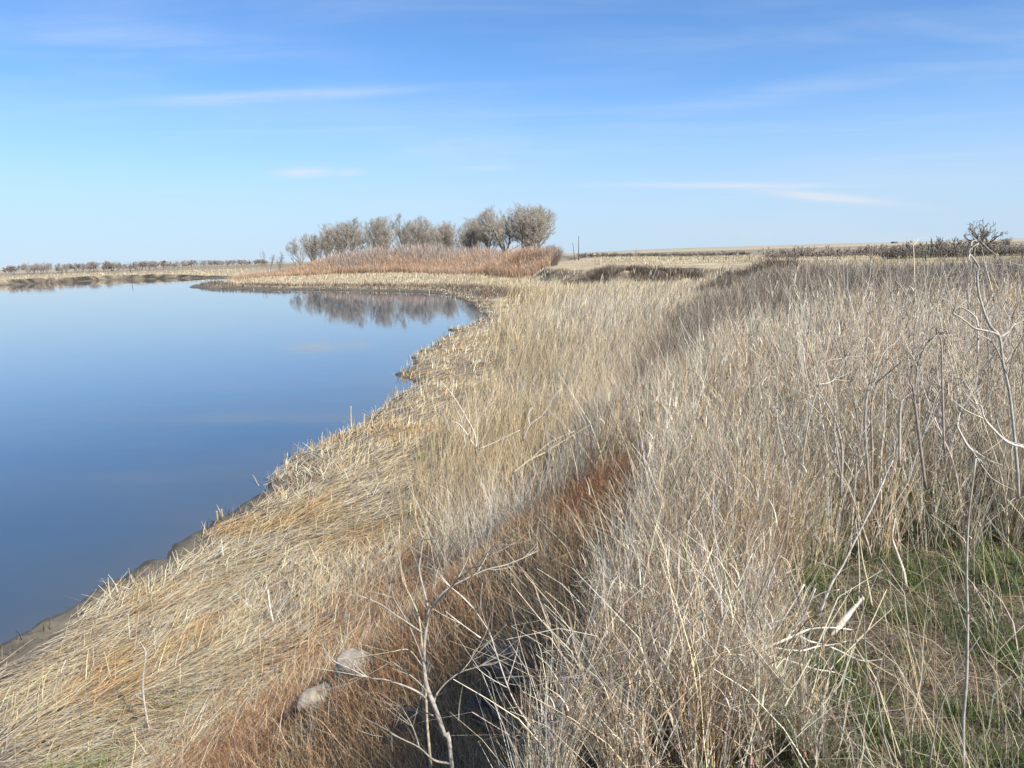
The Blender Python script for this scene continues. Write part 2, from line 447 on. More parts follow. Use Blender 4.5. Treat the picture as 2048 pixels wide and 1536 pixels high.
def base_(x, y, sink=.02):
    return np.stack([x, y, height(x, y) - sink], 1)

def clump(x, y, cell, s):
    """nearest of a jittered grid of tuft centres: offset to it and two random numbers of the tuft"""
    gx, gy = np.floor(x / cell), np.floor(y / cell)
    best = np.full(x.shape, 1e9); ox = np.zeros(x.shape); oy = np.zeros(x.shape); h1 = np.zeros(x.shape); h2 = np.zeros(x.shape)
    for i in (-1, 0, 1):
        for j in (-1, 0, 1):
            cx = (gx + i + hashn(gx + i, gy + j, s)) * cell; cy = (gy + j + hashn(gx + i, gy + j, s + 1)) * cell
            d = (x - cx) ** 2 + (y - cy) ** 2; m = d < best
            best = np.where(m, d, best); ox = np.where(m, x - cx, ox); oy = np.where(m, y - cy, oy)
            h1 = np.where(m, hashn(gx + i, gy + j, s + 2), h1); h2 = np.where(m, hashn(gx + i, gy + j, s + 3), h2)
    return ox, oy, h1, h2

# zones
BRUSH = [(3.2, 12.8), (7.0, 15.2), (13, 17.5), (24, 19), (60, 27), (60, 44), (34, 40), (24, 36), (17, 39), (18.5, 50), (15.5, 50), (11.6, 38), (8.6, 28), (5.2, 19), (2.6, 13.5), (1.2, 10), (1.8, 9.6)]
BRUSH2 = [(16.5, 56), (19, 58.5), (26, 63.5), (28, 68), (25.5, 73), (21, 78), (19.5, 72), (20.5, 66), (17.5, 60)]
BRUSH3 = [(7.5, 98.5), (9.5, 104), (5.5, 113), (3.8, 112), (7, 104), (6.5, 98)]
BRUSH4 = [(14.0, 86.5), (17.5, 86.4), (21, 91), (22.5, 91.5), (21.5, 94), (17, 90.8), (13.6, 90.6)]
WILLOW = [tuple(at(px, py, .9)[:2]) for px, py in [(470, 551), (600, 550), (700, 547), (800, 546), (900, 549), (970, 552), (1040, 556), (1085, 554), (1107, 548)]]
WILLOW = WILLOW + [(9, 205), (5, 250), (-60, 262), (-95, 250)]

def gz(x, y): return float(height(np.array([x]), np.array([y]))[0])
def grasses():
    pr_ = []
    # ---- tall pale grass of the upper bank
    x, y = polar(385000, 1.5, 75, -40, 56)
    ds, dc = dS_(x, y), dC_(x, y)
    k = (dc > np.where(y < 6, -.3, -1.0)) & (ds > 0) & (patch_c(x, y) < .05) & (y > 2.15)
    k &= poly_sd(BRUSH, x, y) < .6 * rng.random(len(x)); x, y, dc = x[k], y[k], dc[k]
    dens = fbm(x * .7, y * .7, 71); r = np.hypot(x, y)
    k = rng.random(len(x)) < (.45 + .8 * dens) * np.where(r < 3.6, .42, 1); x, y, dc, r, dens = x[k], y[k], dc[k], r[k], dens[k]
    n = len(x)
    col = pick([PALE, STRAW, GREY, BROWN, C(.56, .49, .39)], [3.8, 2.6, 2.4, .8, 2.0], n)
    gx = fbm(x * 1.1 + 4, y * .8, 73)
    gk = np.exp(-((x - 1.9) ** 2 / .25 + (y - 5.4) ** 2 / 1.2)) + np.exp(-((x - 3.0) ** 2 / .8 + (y - 5.0) ** 2 / .8))
    gm = (rng.random(n) < np.where(gx > .56, .22, .0) + .55 * gk) & (r < 12) & (x > .9)
    col[gm] = pick([GREEN, C(.14, .16, .06)], [1, 1], gm.sum())
    warm = fbm(x * .35, y * .35, 75)
    col *= (1 + (warm - .5)[:, None] * np.array([.5, .3, .05]))
    h = (rng.normal(.68, .17, n) * (.75 + .5 * dens)).clip(.2, 1.15); h[gm] *= .55
    h *= np.where((dc < .3), .85, 1)
    h *= .55 + .45 * smooth((r - 2.4) / 2.6)
    ox, oy, h1, h2 = clump(x, y, .26, 301)
    x = x - ox * .45; y = y - oy * .45
    h *= .70 + .55 * h1
    col = col * (.72 + .5 * h2)[:, None]; col = np.where((h1 > .82)[:, None], col * np.array([.92, .78, .68]), col)
    lean = rng.normal(0, .20, (n, 2)) + np.array([.04, .0]) + np.stack([ox, oy], 1) * 1.5 + (np.stack([h1, h2], 1) - .5) * .35
    lean = lean.clip(-.68, .68)
    blades('upper_bank_grass', base_(x, y), h, wid(r, .62), lean, .55, col * .8, col * 1.05, 3,
           'tall dry straw coloured grass covering the upper bank on the right', 'grass', kink=.012)
    # ---- bright bleached stems above the rest
    k = (rng.random(n) < .095) & (r < 40); m_ = k.sum()
    blades('bleached_stems', base_(x[k], y[k]), h[k] * rng.uniform(1.05, 1.45, m_), np.maximum(.0042, r[k] * .00095), rng.normal(0, .22, (m_, 2)), .35,
           pick([C(.78, .72, .60), C(.70, .62, .46), GREY], [3, 2, 1.5], m_, .12), None, 4,
           'bleached whitish stems rising over the tall grass of the upper bank', 'stems', kink=.018)
    k = (rng.random(n) < .12) & (r < 14); m_ = k.sum()
    b = base_(x[k], y[k]); b[:, 2] += h[k] * rng.uniform(.3, .95, m_); a = rng.uniform(0, 2 * math.pi, m_)
    blades('side_twigs', b, rng.uniform(.06, .2, m_), np.maximum(.0022, r[k] * .0006), np.stack([np.cos(a), np.sin(a)], 1) * rng.uniform(.3, .75, (m_, 1)), .4,
           pick([GREY, C(.62, .56, .46), BROWN], [2, 2, 1.4], m_), None, 2, 'fine dry twigs tangled in the grass of the upper bank', 'twigs')
    m_ = 11000; xx, yy = polar(m_, 2.0, 11, -5, 54)
    kk = (dC_(xx, yy) > -.2) & (yy > 2.1) & ((patch_c(xx, yy) < .05) | (rng.random(m_) < .12)); xx, yy = xx[kk], yy[kk]; m_ = len(xx); rr_ = np.hypot(xx, yy); a = rng.uniform(0, 2 * math.pi, m_)
    b = base_(xx, yy); b[:, 2] += rng.uniform(0, .5, m_) ** 1.5 * np.where(patch_c(xx, yy) > 0, .15, 1)
    blades('broken_stems', b, rng.uniform(.12, .55, m_), np.maximum(.0040, rr_ * .0010), np.stack([np.cos(a), np.sin(a)], 1) * rng.uniform(.55, .97, (m_, 1)), .15,
           pick([GREY, C(.66, .58, .44), BROWN, C(.24, .19, .14), STRAW], [2.5, 2, 1.4, 1, 1.5], m_), None, 3, 'broken dry stems lying tangled at all angles in the grass of the near bank', 'stems', kink=.03, taper=.4)
    # ---- curled pale leaves in the near grass
    k = (r < 12) & (rng.random(n) < .62); m_ = k.sum()
    b = base_(x[k], y[k]); b[:, 2] += h[k] * rng.uniform(.15, .95, m_); b[:, :2] += lean[k] * (h[k] * .5)[:, None]
    lc = pick([C(.78, .69, .55), C(.62, .50, .36), C(.38, .22, .13)], [3, 3, 2], m_)
    la = rng.uniform(0, 2 * math.pi, m_); ll = np.stack([np.cos(la), np.sin(la)], 1) * rng.uniform(.5, .95, (m_, 1))
    blades('curled_grass_leaves', b, rng.uniform(.035, .11, m_), np.maximum(.0046, r[k] * .0012), ll, .6, lc, None, 3,
           'pale curled dry leaves hanging in the tall grass of the near bank', 'leaves', taper=.7)
    # ---- seed heads
    k = (r < 30) & (rng.random(n) < .10); m_ = k.sum()
    b = base_(x[k], y[k]); b[:, 2] += h[k] * .92; b[:, :2] += lean[k] * (h[k] * .9)[:, None]
    blades('grass_seed_heads', b, rng.uniform(.07, .14, m_), np.maximum(.0048, r[k] * .0013), rng.normal(0, .3, (m_, 2)), .7,
           pick([C(.48, .38, .26), C(.36, .26, .18), PALE], [2, 1.4, 1], m_), None, 3,
           'feathery pale seed heads above the tall grass on the upper bank', 'seed heads', taper=.9)

    # ---- standing reeds of the low bench
    x, y = polar(300000, 4, 230)
    ds, dc = dS_(x, y), dC_(x, y); r = np.hypot(x, y)
    M = 2.0 + 1.6 * fbm(x * .35, y * .35, 81) + np.where(y < 16, .6, 0) + rng.uniform(0, 1.7, len(x)) + 3.5 * smooth((y - 70) / 40)
    rust = (y < 14.5 + 3 * fbm(x * .5, y * .5, 83)) & (dc > -3.9 - 2.2 * (y < 11))
    kk = (dc < -.6) & (ds > M) & (poly_sd(WILLOW, x, y) < 1) & (poly_sd(BRUSH, x, y) < .4) & (y > 8) & (r < 215)
    kk &= ~(rust & (rng.random(len(x)) < .93))
    kk &= ~((x < -75) & (y > 190))
    k = kk; x, y, ds, dc, r, M = x[k], y[k], ds[k], dc[k], r[k], M[k]; n = len(x)
    dens = fbm(x * .5, y * .3, 85)
    edge = np.exp(-(ds - M) / 2.2)
    cg = fbm(x * .22 + 9, y * .12, 87)
    col = pick([STRAW, PALE, GREY, BROWN, C(.60, .54, .44)], [2.4, 3.0, 2.2, .7, 1.5], n)
    gold = pick([GOLD, STRAW, C(.60, .46, .28)], [3, 2, 2], n)
    wg = np.clip(edge * .9 + smooth((cg - .5) / .2) * .3 + .2 * smooth((y - 40) / 40), 0, .8)[:, None]
    col = col * (1 - wg) + gold * wg
    h = rng.normal(.95, .2, n).clip(.3, 1.5) * (.7 + .6 * dens) * (1 - .5 * smooth((y - 70) / 35))
    ox, oy, h1, h2 = clump(x, y, .45, 311)
    x = x - ox * .4; y = y - oy * .4
    h *= .68 + .55 * h1; col = col * (.74 + .45 * h2)[:, None]
    lean = rng.normal(0, .17, (n, 2)) + np.array([.16, -.02]) + np.stack([ox, oy], 1) * .8 + (np.stack([h1, h2], 1) - .5) * .4
    lean = lean.clip(-.68, .68)
    blades('low_bench_reeds', base_(x, y), h, wid(r, .62), lean, .6, col * .85, col * 1.08, 3,
           'golden and grey dry reeds standing on the low flat beside the lake', 'reeds', kink=.012)

    # ---- grass clothing the slope under the crest
    x, y = polar(120000, 4.6, 60, -20, 25)
    dc = dC_(x, y); k = (dc < -.1) & (dc > -1.2 - 2.2 * smooth((y - 9) / 6)) & (y > 6.0) & (poly_sd(BRUSH, x, y) < .3) & (rng.random(len(x)) < .25 + 1.2 * fbm(x * .9, y * .9, 141) - np.exp(-(dc + 2.6) ** 2) * (y < 14) * .6)
    x, y, dc = x[k], y[k], dc[k]; n = len(x); r = np.hypot(x, y)
    blades('slope_grass', base_(x, y), rng.normal(.58, .16, n).clip(.2, .95) , wid(r, .6), rng.normal(0, .2, (n, 2)) + np.array([-.05, 0]), .5,
           pick([PALE, STRAW, GREY, BROWN, RUST], [3, 3, 2.4, 1, .8], n), None, 3, 'mixed grey and straw coloured grass on the slope below the bank edge', 'grass', kink=.014)
    # grey skeleton weeds among the reeds
    x, y = polar(26000, 6, 60, -6, 22)
    ds, dc = dS_(x, y), dC_(x, y); g = fbm(x * .45, y * .45, 143); k = (dc < -2.6) & (ds > 3.6) & (g > .5) & (y > 8.5) & (poly_sd(BRUSH, x, y) < 0)
    x, y = x[k], y[k]; n = len(x); r = np.hypot(x, y)
    blades('skeleton_weeds', base_(x, y), rng.uniform(.4, 1.2, n), wid(r, .75, .003), rng.normal(0, .38, (n, 2)).clip(-.7, .7), .3,
           pick([C(.74, .67, .55), GREY, C(.58, .5, .38)], [2, 2, 2], n, .15), None, 3, 'whitish grey skeleton weeds leaning among the reeds of the low bench', 'weeds', kink=.03)

    # ---- matted reeds near the water
    x, y = polar(210000, 4, 130, -42, 14)
    ds, dc = dS_(x, y), dC_(x, y); r = np.hypot(x, y)
    M = 3.1 + 1.6 * fbm(x * .35, y * .35, 81) + rng.uniform(0, 2.8, len(x)) + 2.5 * smooth((y - 70) / 40)
    k = (ds > .15 + .85 * fbm(x * 1.1, y * 1.1, 89) + np.where(y > 15.5, -.65, 0)) & (ds < M) & (dc < -2)
    k &= ~((x < -80) & (y > 190))
    x, y, ds, r = x[k], y[k], ds[k], r[k]; n = len(x)
    cg = fbm(x * .8, y * .8, 91)
    col = pick([STRAW * 1.1, GOLD, PALE, GREY * .9, BROWN], [3.2, 1.5, 2.4, 1.6, .9], n)
    col = np.where((cg > .62)[:, None] & (rng.random((n, 1)) < .7), pick([C(.52, .34, .15), GOLD], [2, 1], n), col)
    col = np.where((cg < .36)[:, None] & (rng.random((n, 1)) < .65), pick([GREY * .75, BROWN, C(.24, .21, .17)], [2, 1, 1], n), col)
    swirl = (fbm(x * .7, y * .7, 93) - .5) * 3.6
    ang = math.radians(48) + swirl + rng.normal(0, .5, n)
    ln = rng.uniform(.10, .6, n)
    flat = rng.uniform(.972, .999, n)
    up = rng.random(n) < np.where(y > 17, .22, .03)
    flat[up] = rng.uniform(.1, .6, up.sum()); ln[up] *= .55
    lean = np.stack([np.cos(ang), np.sin(ang)], 1) * flat[:, None]
    b = base_(x, y, 0); b[:, 2] += rng.uniform(-.005, .07, n)
    # follow the slope: keep the flat stems just over the ground
    blades('matted_reeds', b, ln, wid(r, .7, .0042), lean, .1, col, col * rng.uniform(.8, 1.2, (n, 1)), 3,
           'flattened golden reed stems matted along the lake shore', 'reeds', kink=.015, taper=.5)

    # ---- rusty brown fine growth at the foot of the bank
    x, y = polar(260000, 2.0, 19, -42, 18)
    ds, dc = dS_(x, y), dC_(x, y); r = np.hypot(x, y)
    k = ~((y < 4.6) & (dc > -1.5) & (rng.random(len(x)) < .15)) & (dc < -.45) & (ds > 3.3 + 1.8 * fbm(x * .5, y * .5, 95) * rng.uniform(.3, 1.3, len(x))) & (dc > -6.5)
    x, y, ds, dc, r = x[k], y[k], ds[k], dc[k], r[k]; n = len(x)
    cg = fbm(x * .9, y * .7, 97)
    col = pick([RUST, BROWN, C(.36, .25, .15), STRAW * .95, GREY], [2.0, 1.5, 2.0, 1.8, 1.6], n)
    rs = np.clip(smooth((cg - .36) / .10) * .85, 0, 1)
    col = np.where(rng.random((n, 1)) < rs[:, None], pick([RUST, C(.33, .175, .09)], [1, 1], n), col)
    nearw = np.clip((5.6 - y) / 1.6, 0, 1) * smooth((ds - 3) / 2)
    col = np.where(rng.random((n, 1)) < (.85 * nearw)[:, None], pick([C(.46, .33, .19), STRAW, C(.36, .27, .16)], [2, 1, 1], n), col)
    h = rng.uniform(.05, .27, n) * (.7 + .5 * cg) * (1 + .7 * nearw)
    lean = rng.normal(0, .5, (n, 2)).clip(-.68, .68)
    blades('rusty_bank_growth', base_(x, y), h, wid(r, .6, .0024), lean, .4, col, col * 1.1, 3,
           'short rust brown weeds and fine grass at the foot of the bank', 'weeds', kink=.04)

    # ---- green short grass and litter on the bare patch
    x, y = polar(260000, 1.5, 6.5, -6, 66)
    pc = patch_c(x, y); g = fbm(x * 1.8, y * 1.8, 101)
    k = (pc > -.25) & (rng.random(len(x)) < smooth((g - .31) / .14) * .9 + .10); x, y, g = x[k], y[k], g[k]; n = len(x); r = np.hypot(x, y)
    blades('green_ground_grass', base_(x, y, .005), rng.uniform(.02, .12, n) * (.25 + 1.1 * clump(x, y, .16, 331)[2]), wid(r, .8, .0036), rng.normal(0, .4, (n, 2)).clip(-.7, .7), .5,
           pick([C(.10, .165, .042), C(.065, .13, .036), C(.14, .20, .06), C(.30, .26, .16), C(.12, .10, .06)], [3, 2.4, 1.6, 1.4, 1], n), None, 2,
           'short green grass sprouting over the bare patch in the right foreground', 'grass')
    x, y = polar(130000, 1.5, 6.5, -6, 66)
    k = (patch_c(x, y) > -.4); x, y = x[k], y[k]; n = len(x); r = np.hypot(x, y)
    a = rng.uniform(0, 2 * math.pi, n); b = base_(x, y, 0); b[:, 2] += rng.uniform(.001, .02, n)
    blades('straw_litter', b, rng.uniform(.02, .2, n), wid(r, .7, .0032), np.stack([np.cos(a), np.sin(a)], 1) * .996, .1,
           pick([GREY * .8, STRAW * .8, BROWN * .8, C(.24, .19, .14), C(.10, .08, .06)], [1.6, .8, 2, 2, 2], n), None, 2,
           'broken straw and stem litter lying on the bare soil of the near bank', 'straw litter')
    # sparse long arching stems over the patch
    x, y = polar(1250, 1.9, 5.0, 8, 60)
    k = patch_c(x, y) > -.1; x, y = x[k], y[k]; n = len(x); r = np.hypot(x, y)
    blades('sparse_patch_stems', base_(x, y), rng.uniform(.2, .62, n), np.full(n, .0024), rng.normal(0, .26, (n, 2)) + np.array([-.22, .05]), .5,
           pick([PALE, STRAW, C(.45, .40, .24)], [2, 2, 2], n), None, 4,
           'sparse yellow grass stems arching over the bare patch', 'grass', kink=.01)
    # green tufts in the mat
    for (px, py, nn, s) in [(90, 1465, 260, .10), (180, 1448, 260, .13), (1020, 815, 200, .2), (845, 880, 60, .1), (330, 1330, 60, .15)]:
        p = at(px, py, .75); xx = rng.normal(p[0], s, nn); yy = rng.normal(p[1], s, nn)
        pr_.append((xx, yy))
    xx = np.concatenate([a_[0] for a_ in pr_]); yy = np.concatenate([a_[1] for a_ in pr_]); n = len(xx)
    blades('green_tufts', base_(xx, yy), rng.uniform(.08, .22, n) * (1 + .0 * xx), wid(np.hypot(xx, yy), .8, .004), rng.normal(0, .45, (n, 2)).clip(-.8, .8), .5,
           pick([C(.15, .22, .05), C(.22, .26, .08)], [1, 1], n), None, 2, 'small bright green tufts growing through the matted reeds', 'grass')
    # dark broken stubs along the waterline
    x, y = polar(60000, 5, 160, -42, 5)
    ds = dS_(x, y); k = (ds > -.12) & (ds < .5 + .9 * smooth((y - 60) / 30)) & (fbm(x * .9, y * .9, 103) > np.where(y < 16, .62, .45)) & (x > -80)
    x, y = x[k], y[k]; n = len(x); r = np.hypot(x, y)
    blades('shoreline_stubs', base_(x, y, .04), rng.uniform(.05, .32, n), wid(r, .8, .005), rng.normal(0, .35, (n, 2)).clip(-.8, .8), .4,
           pick([C(.16, .12, .08), GREY * .7, STRAW, C(.09, .07, .05)], [2, 1.5, 1.6, 2], n), None, 2,
           'broken dark reed stubs standing along the waterline', 'reeds')
    # dark dead vegetation behind the mud of the peninsula
    x, y = polar(90000, 80, 190, -26, 2)
    ds = dS_(x, y); k = (ds > 2.0) & (ds < 6.5) & (dC_(x, y) < -1) & (fbm(x * .25, y * .25, 107) > .36)
    x, y, ds = x[k], y[k], ds[k]; n = len(x); r = np.hypot(x, y)
    blades('peninsula_dead_weeds', base_(x, y, .04), rng.uniform(.15, .8, n), wid(r, .45), rng.normal(0, .4, (n, 2)).clip(-.8, .8), .4,
           pick([C(.12, .09, .07), C(.2, .12, .08), GREY * .6], [2, 1.2, 1.5], n), None, 2,
           'dark dead weeds along the muddy edge of the peninsula', 'weeds')
    # far shore straw and rough pasture
    x, y = polar(60000, 120, 420, -36, 42)
    ds, dc = dS_(x, y), dC_(x, y); r = np.hypot(x, y)
    k = (ds > 5) & (((x < -60) & (y > 190)) | (dc > 6)) & (fbm(x * .04, y * .04, 109) > .45)
    x, y, r = x[k], y[k], r[k]; n = len(x)
    blades('far_rough_grass', base_(x, y), rng.uniform(.2, .7, n), wid(r, .5), rng.normal(0, .3, (n, 2)), .5,
           pick([STRAW, PALE, BROWN, C(.25, .17, .12)], [3, 2, 1, 1], n), None, 2,
           'rough straw coloured grass on the distant flats', 'grass')
grasses()

def brush():
    def region(name, P, n0, h0, h1, cols, wts, label, px=.42, hfun=None, lo=0, fan=.3):
        P = np.array(P); x0, y0 = P.min(0); x1, y1 = P.max(0)
        n = n0 * 3
        # more per area nearby
        x = rng.uniform(x0, x1, n); y = y0 * (y1 / y0) ** rng.uniform(0, 1, n)
        cl = fbm(x * .5, y * .5, 121)
        k = (poly_sd(P, x, y) > lo + (fbm(x * .4, y * .4, 117) - .5) * 2.5) & (dS_(x, y) > 1) & (rng.random(n) < .25 + 1.1 * smooth((cl - .33) / .25))
        x, y, cl = x[k][:n0], y[k][:n0], cl[k][:n0]; n = len(x)
        r = np.hypot(x, y); hc = fbm(x * .22, y * .22, 119)
        h = rng.uniform(h0, h1, n) * (.55 + .9 * hc)
        if hfun is not None: h = h * hfun(x, y)
        col = pick(cols, wts, n, .2)
        lean = rng.normal(0, fan, (n, 2)).clip(-.75, .75)
        blades(name, base_(x, y), h, wid(r, px, .003), lean, .3, col * .8, col * 1.1, 3, label, 'brush', M_twig, kink=.03)
        # side twigs
        m2 = int(n * 1.4); i = rng.integers(0, n, m2); s = rng.uniform(.3, .95, m2)
        b = base_(x[i], y[i]); b[:, 2] += h[i] * s; b[:, :2] += lean[i] * (h[i] * s)[:, None] * .8
        a = rng.uniform(0, 2 * math.pi, m2)
        blades(name.replace('brush', 'brush_twigs').replace('thicket', 'thicket_twigs'), b, h[i] * rng.uniform(.12, .35, m2), wid(r[i], px * .7, .002),
               np.stack([np.cos(a), np.sin(a)], 1) * rng.uniform(.3, .75, (m2, 1)), .4, col[i] * 1.15, None, 2,
               'fine upper twigs of the ' + label.split(' ', 1)[1] if False else 'fine twigs of ' + label, 'brush', M_twig)
    GR, PU, DK = C(.27, .24, .19), C(.21, .17, .13), C(.12, .095, .07)
    region('grey_brush', BRUSH, 70000, .7, 1.08, [GR, PU, DK, C(.31, .27, .22), C(.25, .17, .12)], [4, 2, 1.4, 1.2, .4],
           'grey leafless brush in a band across the upper bank')
    region('promontory_brush', BRUSH2, 16000, .8, 1.35, [GR * .8, PU, DK], [1, 3, 3], 'dark leafless brush on the nearest bank promontory', .5)
    region('ravine_brush', [(1.9, 8.0), (4, 12.5), (7.4, 19.5), (10.3, 29), (13.5, 40), (16.4, 50), (12, 51), (9.3, 40), (6.2, 29), (3.9, 20), (2.2, 14), (.9, 9.5)], 36000, .6, 1.25,
           [GR * .85, C(.26, .19, .14), DK, C(.36, .30, .24)], [3, 2.5, 2, 1.2], 'grey brown brush filling the slope of the ravine', .42)
    if 0: region('far_bank_brush', BRUSH3, 4500, .6, 1.3, [PU, GR * .8, DK], [3, 2, 2], 'purplish brush over the far bank beside the willows', .5)
    region('bank_edge_brush', BRUSH4, 1500, .1, .7, [DK * .7, DK, PU * .8], [3, 2, 1], 'low brush along the eroded far bank edge', .5)
    def bush_thing(name, px, py, D, R, H, n, ca, cb, label, seed):
        p = aty(px, py, D); rr = np.random.default_rng(seed)
        a = rr.uniform(0, 2 * math.pi, n); q = np.sqrt(rr.random(n)) * R * (.55 if name == 'willow_bush' else .95)
        x, y = p[0] + np.cos(a) * q, D + np.sin(a) * q
        ln = np.stack([np.cos(a), np.sin(a)], 1) * (q / R * .75)[:, None] + rr.normal(0, .18, (n, 2))
        ln = ln.clip(-.7, .7); h = H * rr.uniform(.45, 1.05, n) * (1.05 - (1.1 if name == 'willow_bush' else .75) * (q / R) ** 2)
        mix = np.clip((x - p[0]) / R * .9 + .5 + rr.normal(0, .25, n), 0, 1)[:, None]
        col = (ca * (1 - mix) + cb * mix) * rr.normal(1, .2, (n, 1)).clip(.4, 1.6)
        z0 = gz(p[0], D); b = base_(x, y); root = empty(name, (p[0], D, z0))
        o1 = blades('stems', b, h, wid(np.hypot(x, y), .3), ln, .35, col * .85, col * 1.1, 3, None, None, M_twig, None, root, kink=.03)
        m2 = n * 2; i = rr.integers(0, n, m2); s_ = rr.uniform(.3, .95, m2)
        b2 = b[i].copy(); b2[:, 2] += h[i] * s_; b2[:, :2] += ln[i] * (h[i] * s_)[:, None] * .85
        a2 = rr.uniform(0, 2 * math.pi, m2)
        o2 = blades('twigs', b2, h[i] * rr.uniform(.08, .22, m2), wid(np.hypot(x, y)[i], .26), np.stack([np.cos(a2), np.sin(a2)], 1) * rr.uniform(.2, .7, (m2, 1)), .4, col[i] * 1.1, None, 2, None, None, M_twig, None, root)
        for o in (o1, o2): o.matrix_parent_inverse = Matrix.Translation((-p[0], -D, -z0))
        tag(root, label, 'bush')
    bush_thing('willow_bush', 1062, 520, 142, 5.2, 5.0, 7000, C(.42, .265, .165), C(.33, .255, .205), 'full rounded willow bush at the right end of the thicket, orange on its left side', 1)
    bush_thing('willow_bush', 1088, 520, 147, 4.2, 4.4, 5000, C(.33, .25, .20), C(.27, .215, .20), 'purplish grey willow bush at the far right end of the thicket', 2)
    bush_thing('bank_bush', 1452, 545, 66, 2.6, 1.5, 5000, DK * .8, PU * .8, 'dark dense bush hanging over the bank promontory, nearest to the water side', 3)
    for i_, (px_, D_, R_, H_, lab_) in enumerate([(1148, 99, 1.9, 1.2, 'dark rounded bush on the far bank slope, nearest to the willows'),
            (1178, 101, 2.2, 1.0, 'purplish bush on the far bank slope, second from the willows'), (1212, 98, 1.8, 1.1, 'dark bush on the far bank slope, third from the willows'),
            (1238, 97, 2.0, .9, 'low purplish bush on the far bank slope, fourth from the willows'), (1268, 96, 1.5, .7, 'small low bush on the far bank slope just left of the bank face with painted shade')]):
        bush_thing('bank_bush', px_, 545, D_ - 3.5 - i_ % 2 * 2, R_ * .9, H_ * .85, 800, DK if i_ % 2 == 0 else PU * .9, PU, lab_, 10 + i_)
    # willow thicket: orange in front, purple-grey and taller behind
    def hw(x, y):
        front = smooth((poly_sd(WILLOW, x, y)) / 22)
        leftf = smooth((x + 78) / 40)
        lobe = np.exp(-((x - 4) / 7) ** 2 - ((y - 152) / 14) ** 2)
        dip = np.exp(-((x + 13) / 8) ** 2)
        return (.34 + .92 * front) * (.30 + .70 * leftf) * (1 - .22 * dip) + .42 * lobe
    x0, x1, y0, y1 = -98, 14, 128, 262
    n = 260000
    x = rng.uniform(x0, x1, n); y = rng.uniform(y0, y1, n)
    sd = poly_sd(WILLOW, x, y) + (fbm(x * .15, y * .15, 127) - .5) * 6
    cl = fbm(x * .22, y * .22, 129)
    k = (sd > 0) & (rng.random(n) < .55 + smooth((cl - .3) / .3)) & (rng.random(n) < np.exp(-sd / 45) + .2)
    x, y, sd, cl = x[k][:95000], y[k][:95000], sd[k][:95000], cl[k][:95000]; n = len(x); r = np.hypot(x, y)
    h = rng.uniform(3.6, 6.6, n) * hw(x, y) * (.8 + .4 * fbm(x * .14, y * .14, 131))
    og = np.clip(1.1 - sd / 20 + (fbm(x * .09, y * .09, 133) - .5) * 2.2 + (x < -50) * .4, 0, 1)
    c1, c2 = pick([C(.42, .26, .155), C(.43, .30, .195), C(.34, .255, .19)], [2, 2, 2], n), pick([C(.31, .25, .21), C(.37, .305, .255), C(.23, .18, .15)], [3, 2, 1], n)
    col = np.where(rng.random((n, 1)) < og[:, None], c1, c2)
    lean = rng.normal(0, .26, (n, 2)).clip(-.7, .7)
    blades('willow_thicket', base_(x, y), h, wid(r, .32), lean, .35, col * .85, col * 1.1, 3,
           'rust orange and purple grey leafless willow thicket below the cottonwood trees', 'willows', M_twig, kink=.03)
    m2 = int(n * 1.3); i = rng.integers(0, n, m2); s = rng.uniform(.35, .95, m2)
    b = base_(x[i], y[i]); b[:, 2] += h[i] * s; b[:, :2] += lean[i] * (h[i] * s)[:, None] * .8
    a = rng.uniform(0, 2 * math.pi, m2)
    blades('willow_thicket_twigs', b, h[i] * rng.uniform(.12, .3, m2), wid(r[i], .25), np.stack([np.cos(a), np.sin(a)], 1) * rng.uniform(.2, .7, (m2, 1)), .4,
           col[i] * 1.15, None, 2, 'fine orange and grey twigs of the willow thicket', 'willows', M_twig)
brush()

# ------------------------------------------------------------------ tubes
def tubes(name, segs, mat, parent=None, sides=4, cols=None):
    """segs: array (n,8) p0 p1 r0 r1"""
    S = np.asarray(segs, float); n = len(S)
    p0, p1, r0, r1 = S[:, :3], S[:, 3:6], S[:, 6], S[:, 7]
    d = p1 - p0; d /= np.linalg.norm(d, axis=1, keepdims=True) + 1e-9
    ref = np.where(np.abs(d[:, 2:3]) > .9, np.array([[1., 0, 0]]), np.array([[0, 0, 1.]]))
    u = np.cross(d, ref); u /= np.linalg.norm(u, axis=1, keepdims=True); v = np.cross(d, u)
    V = []
    for (p, r) in ((p0, r0), (p1, r1)):
        for k in range(sides):
            a = 2 * math.pi * k / sides
            V.append(p + (u * math.cos(a) + v * math.sin(a)) * r[:, None])
    V = np.stack(V, 1).reshape(-1, 3)
    f = np.array([[k, (k + 1) % sides, sides + (k + 1) % sides, sides + k] for k in range(sides)])
    Fc = (f[None] + (np.arange(n) * 2 * sides)[:, None, None]).reshape(-1)
    cc = None
    if cols is not None: cc = np.repeat(np.asarray(cols, float), 2 * sides, 0)
    return mesh_np(name, V, Fc, np.full(n * sides, 4), cc, mat, parent, sides > 4)
def nrm(v): return v / (np.linalg.norm(v) + 1e-9)
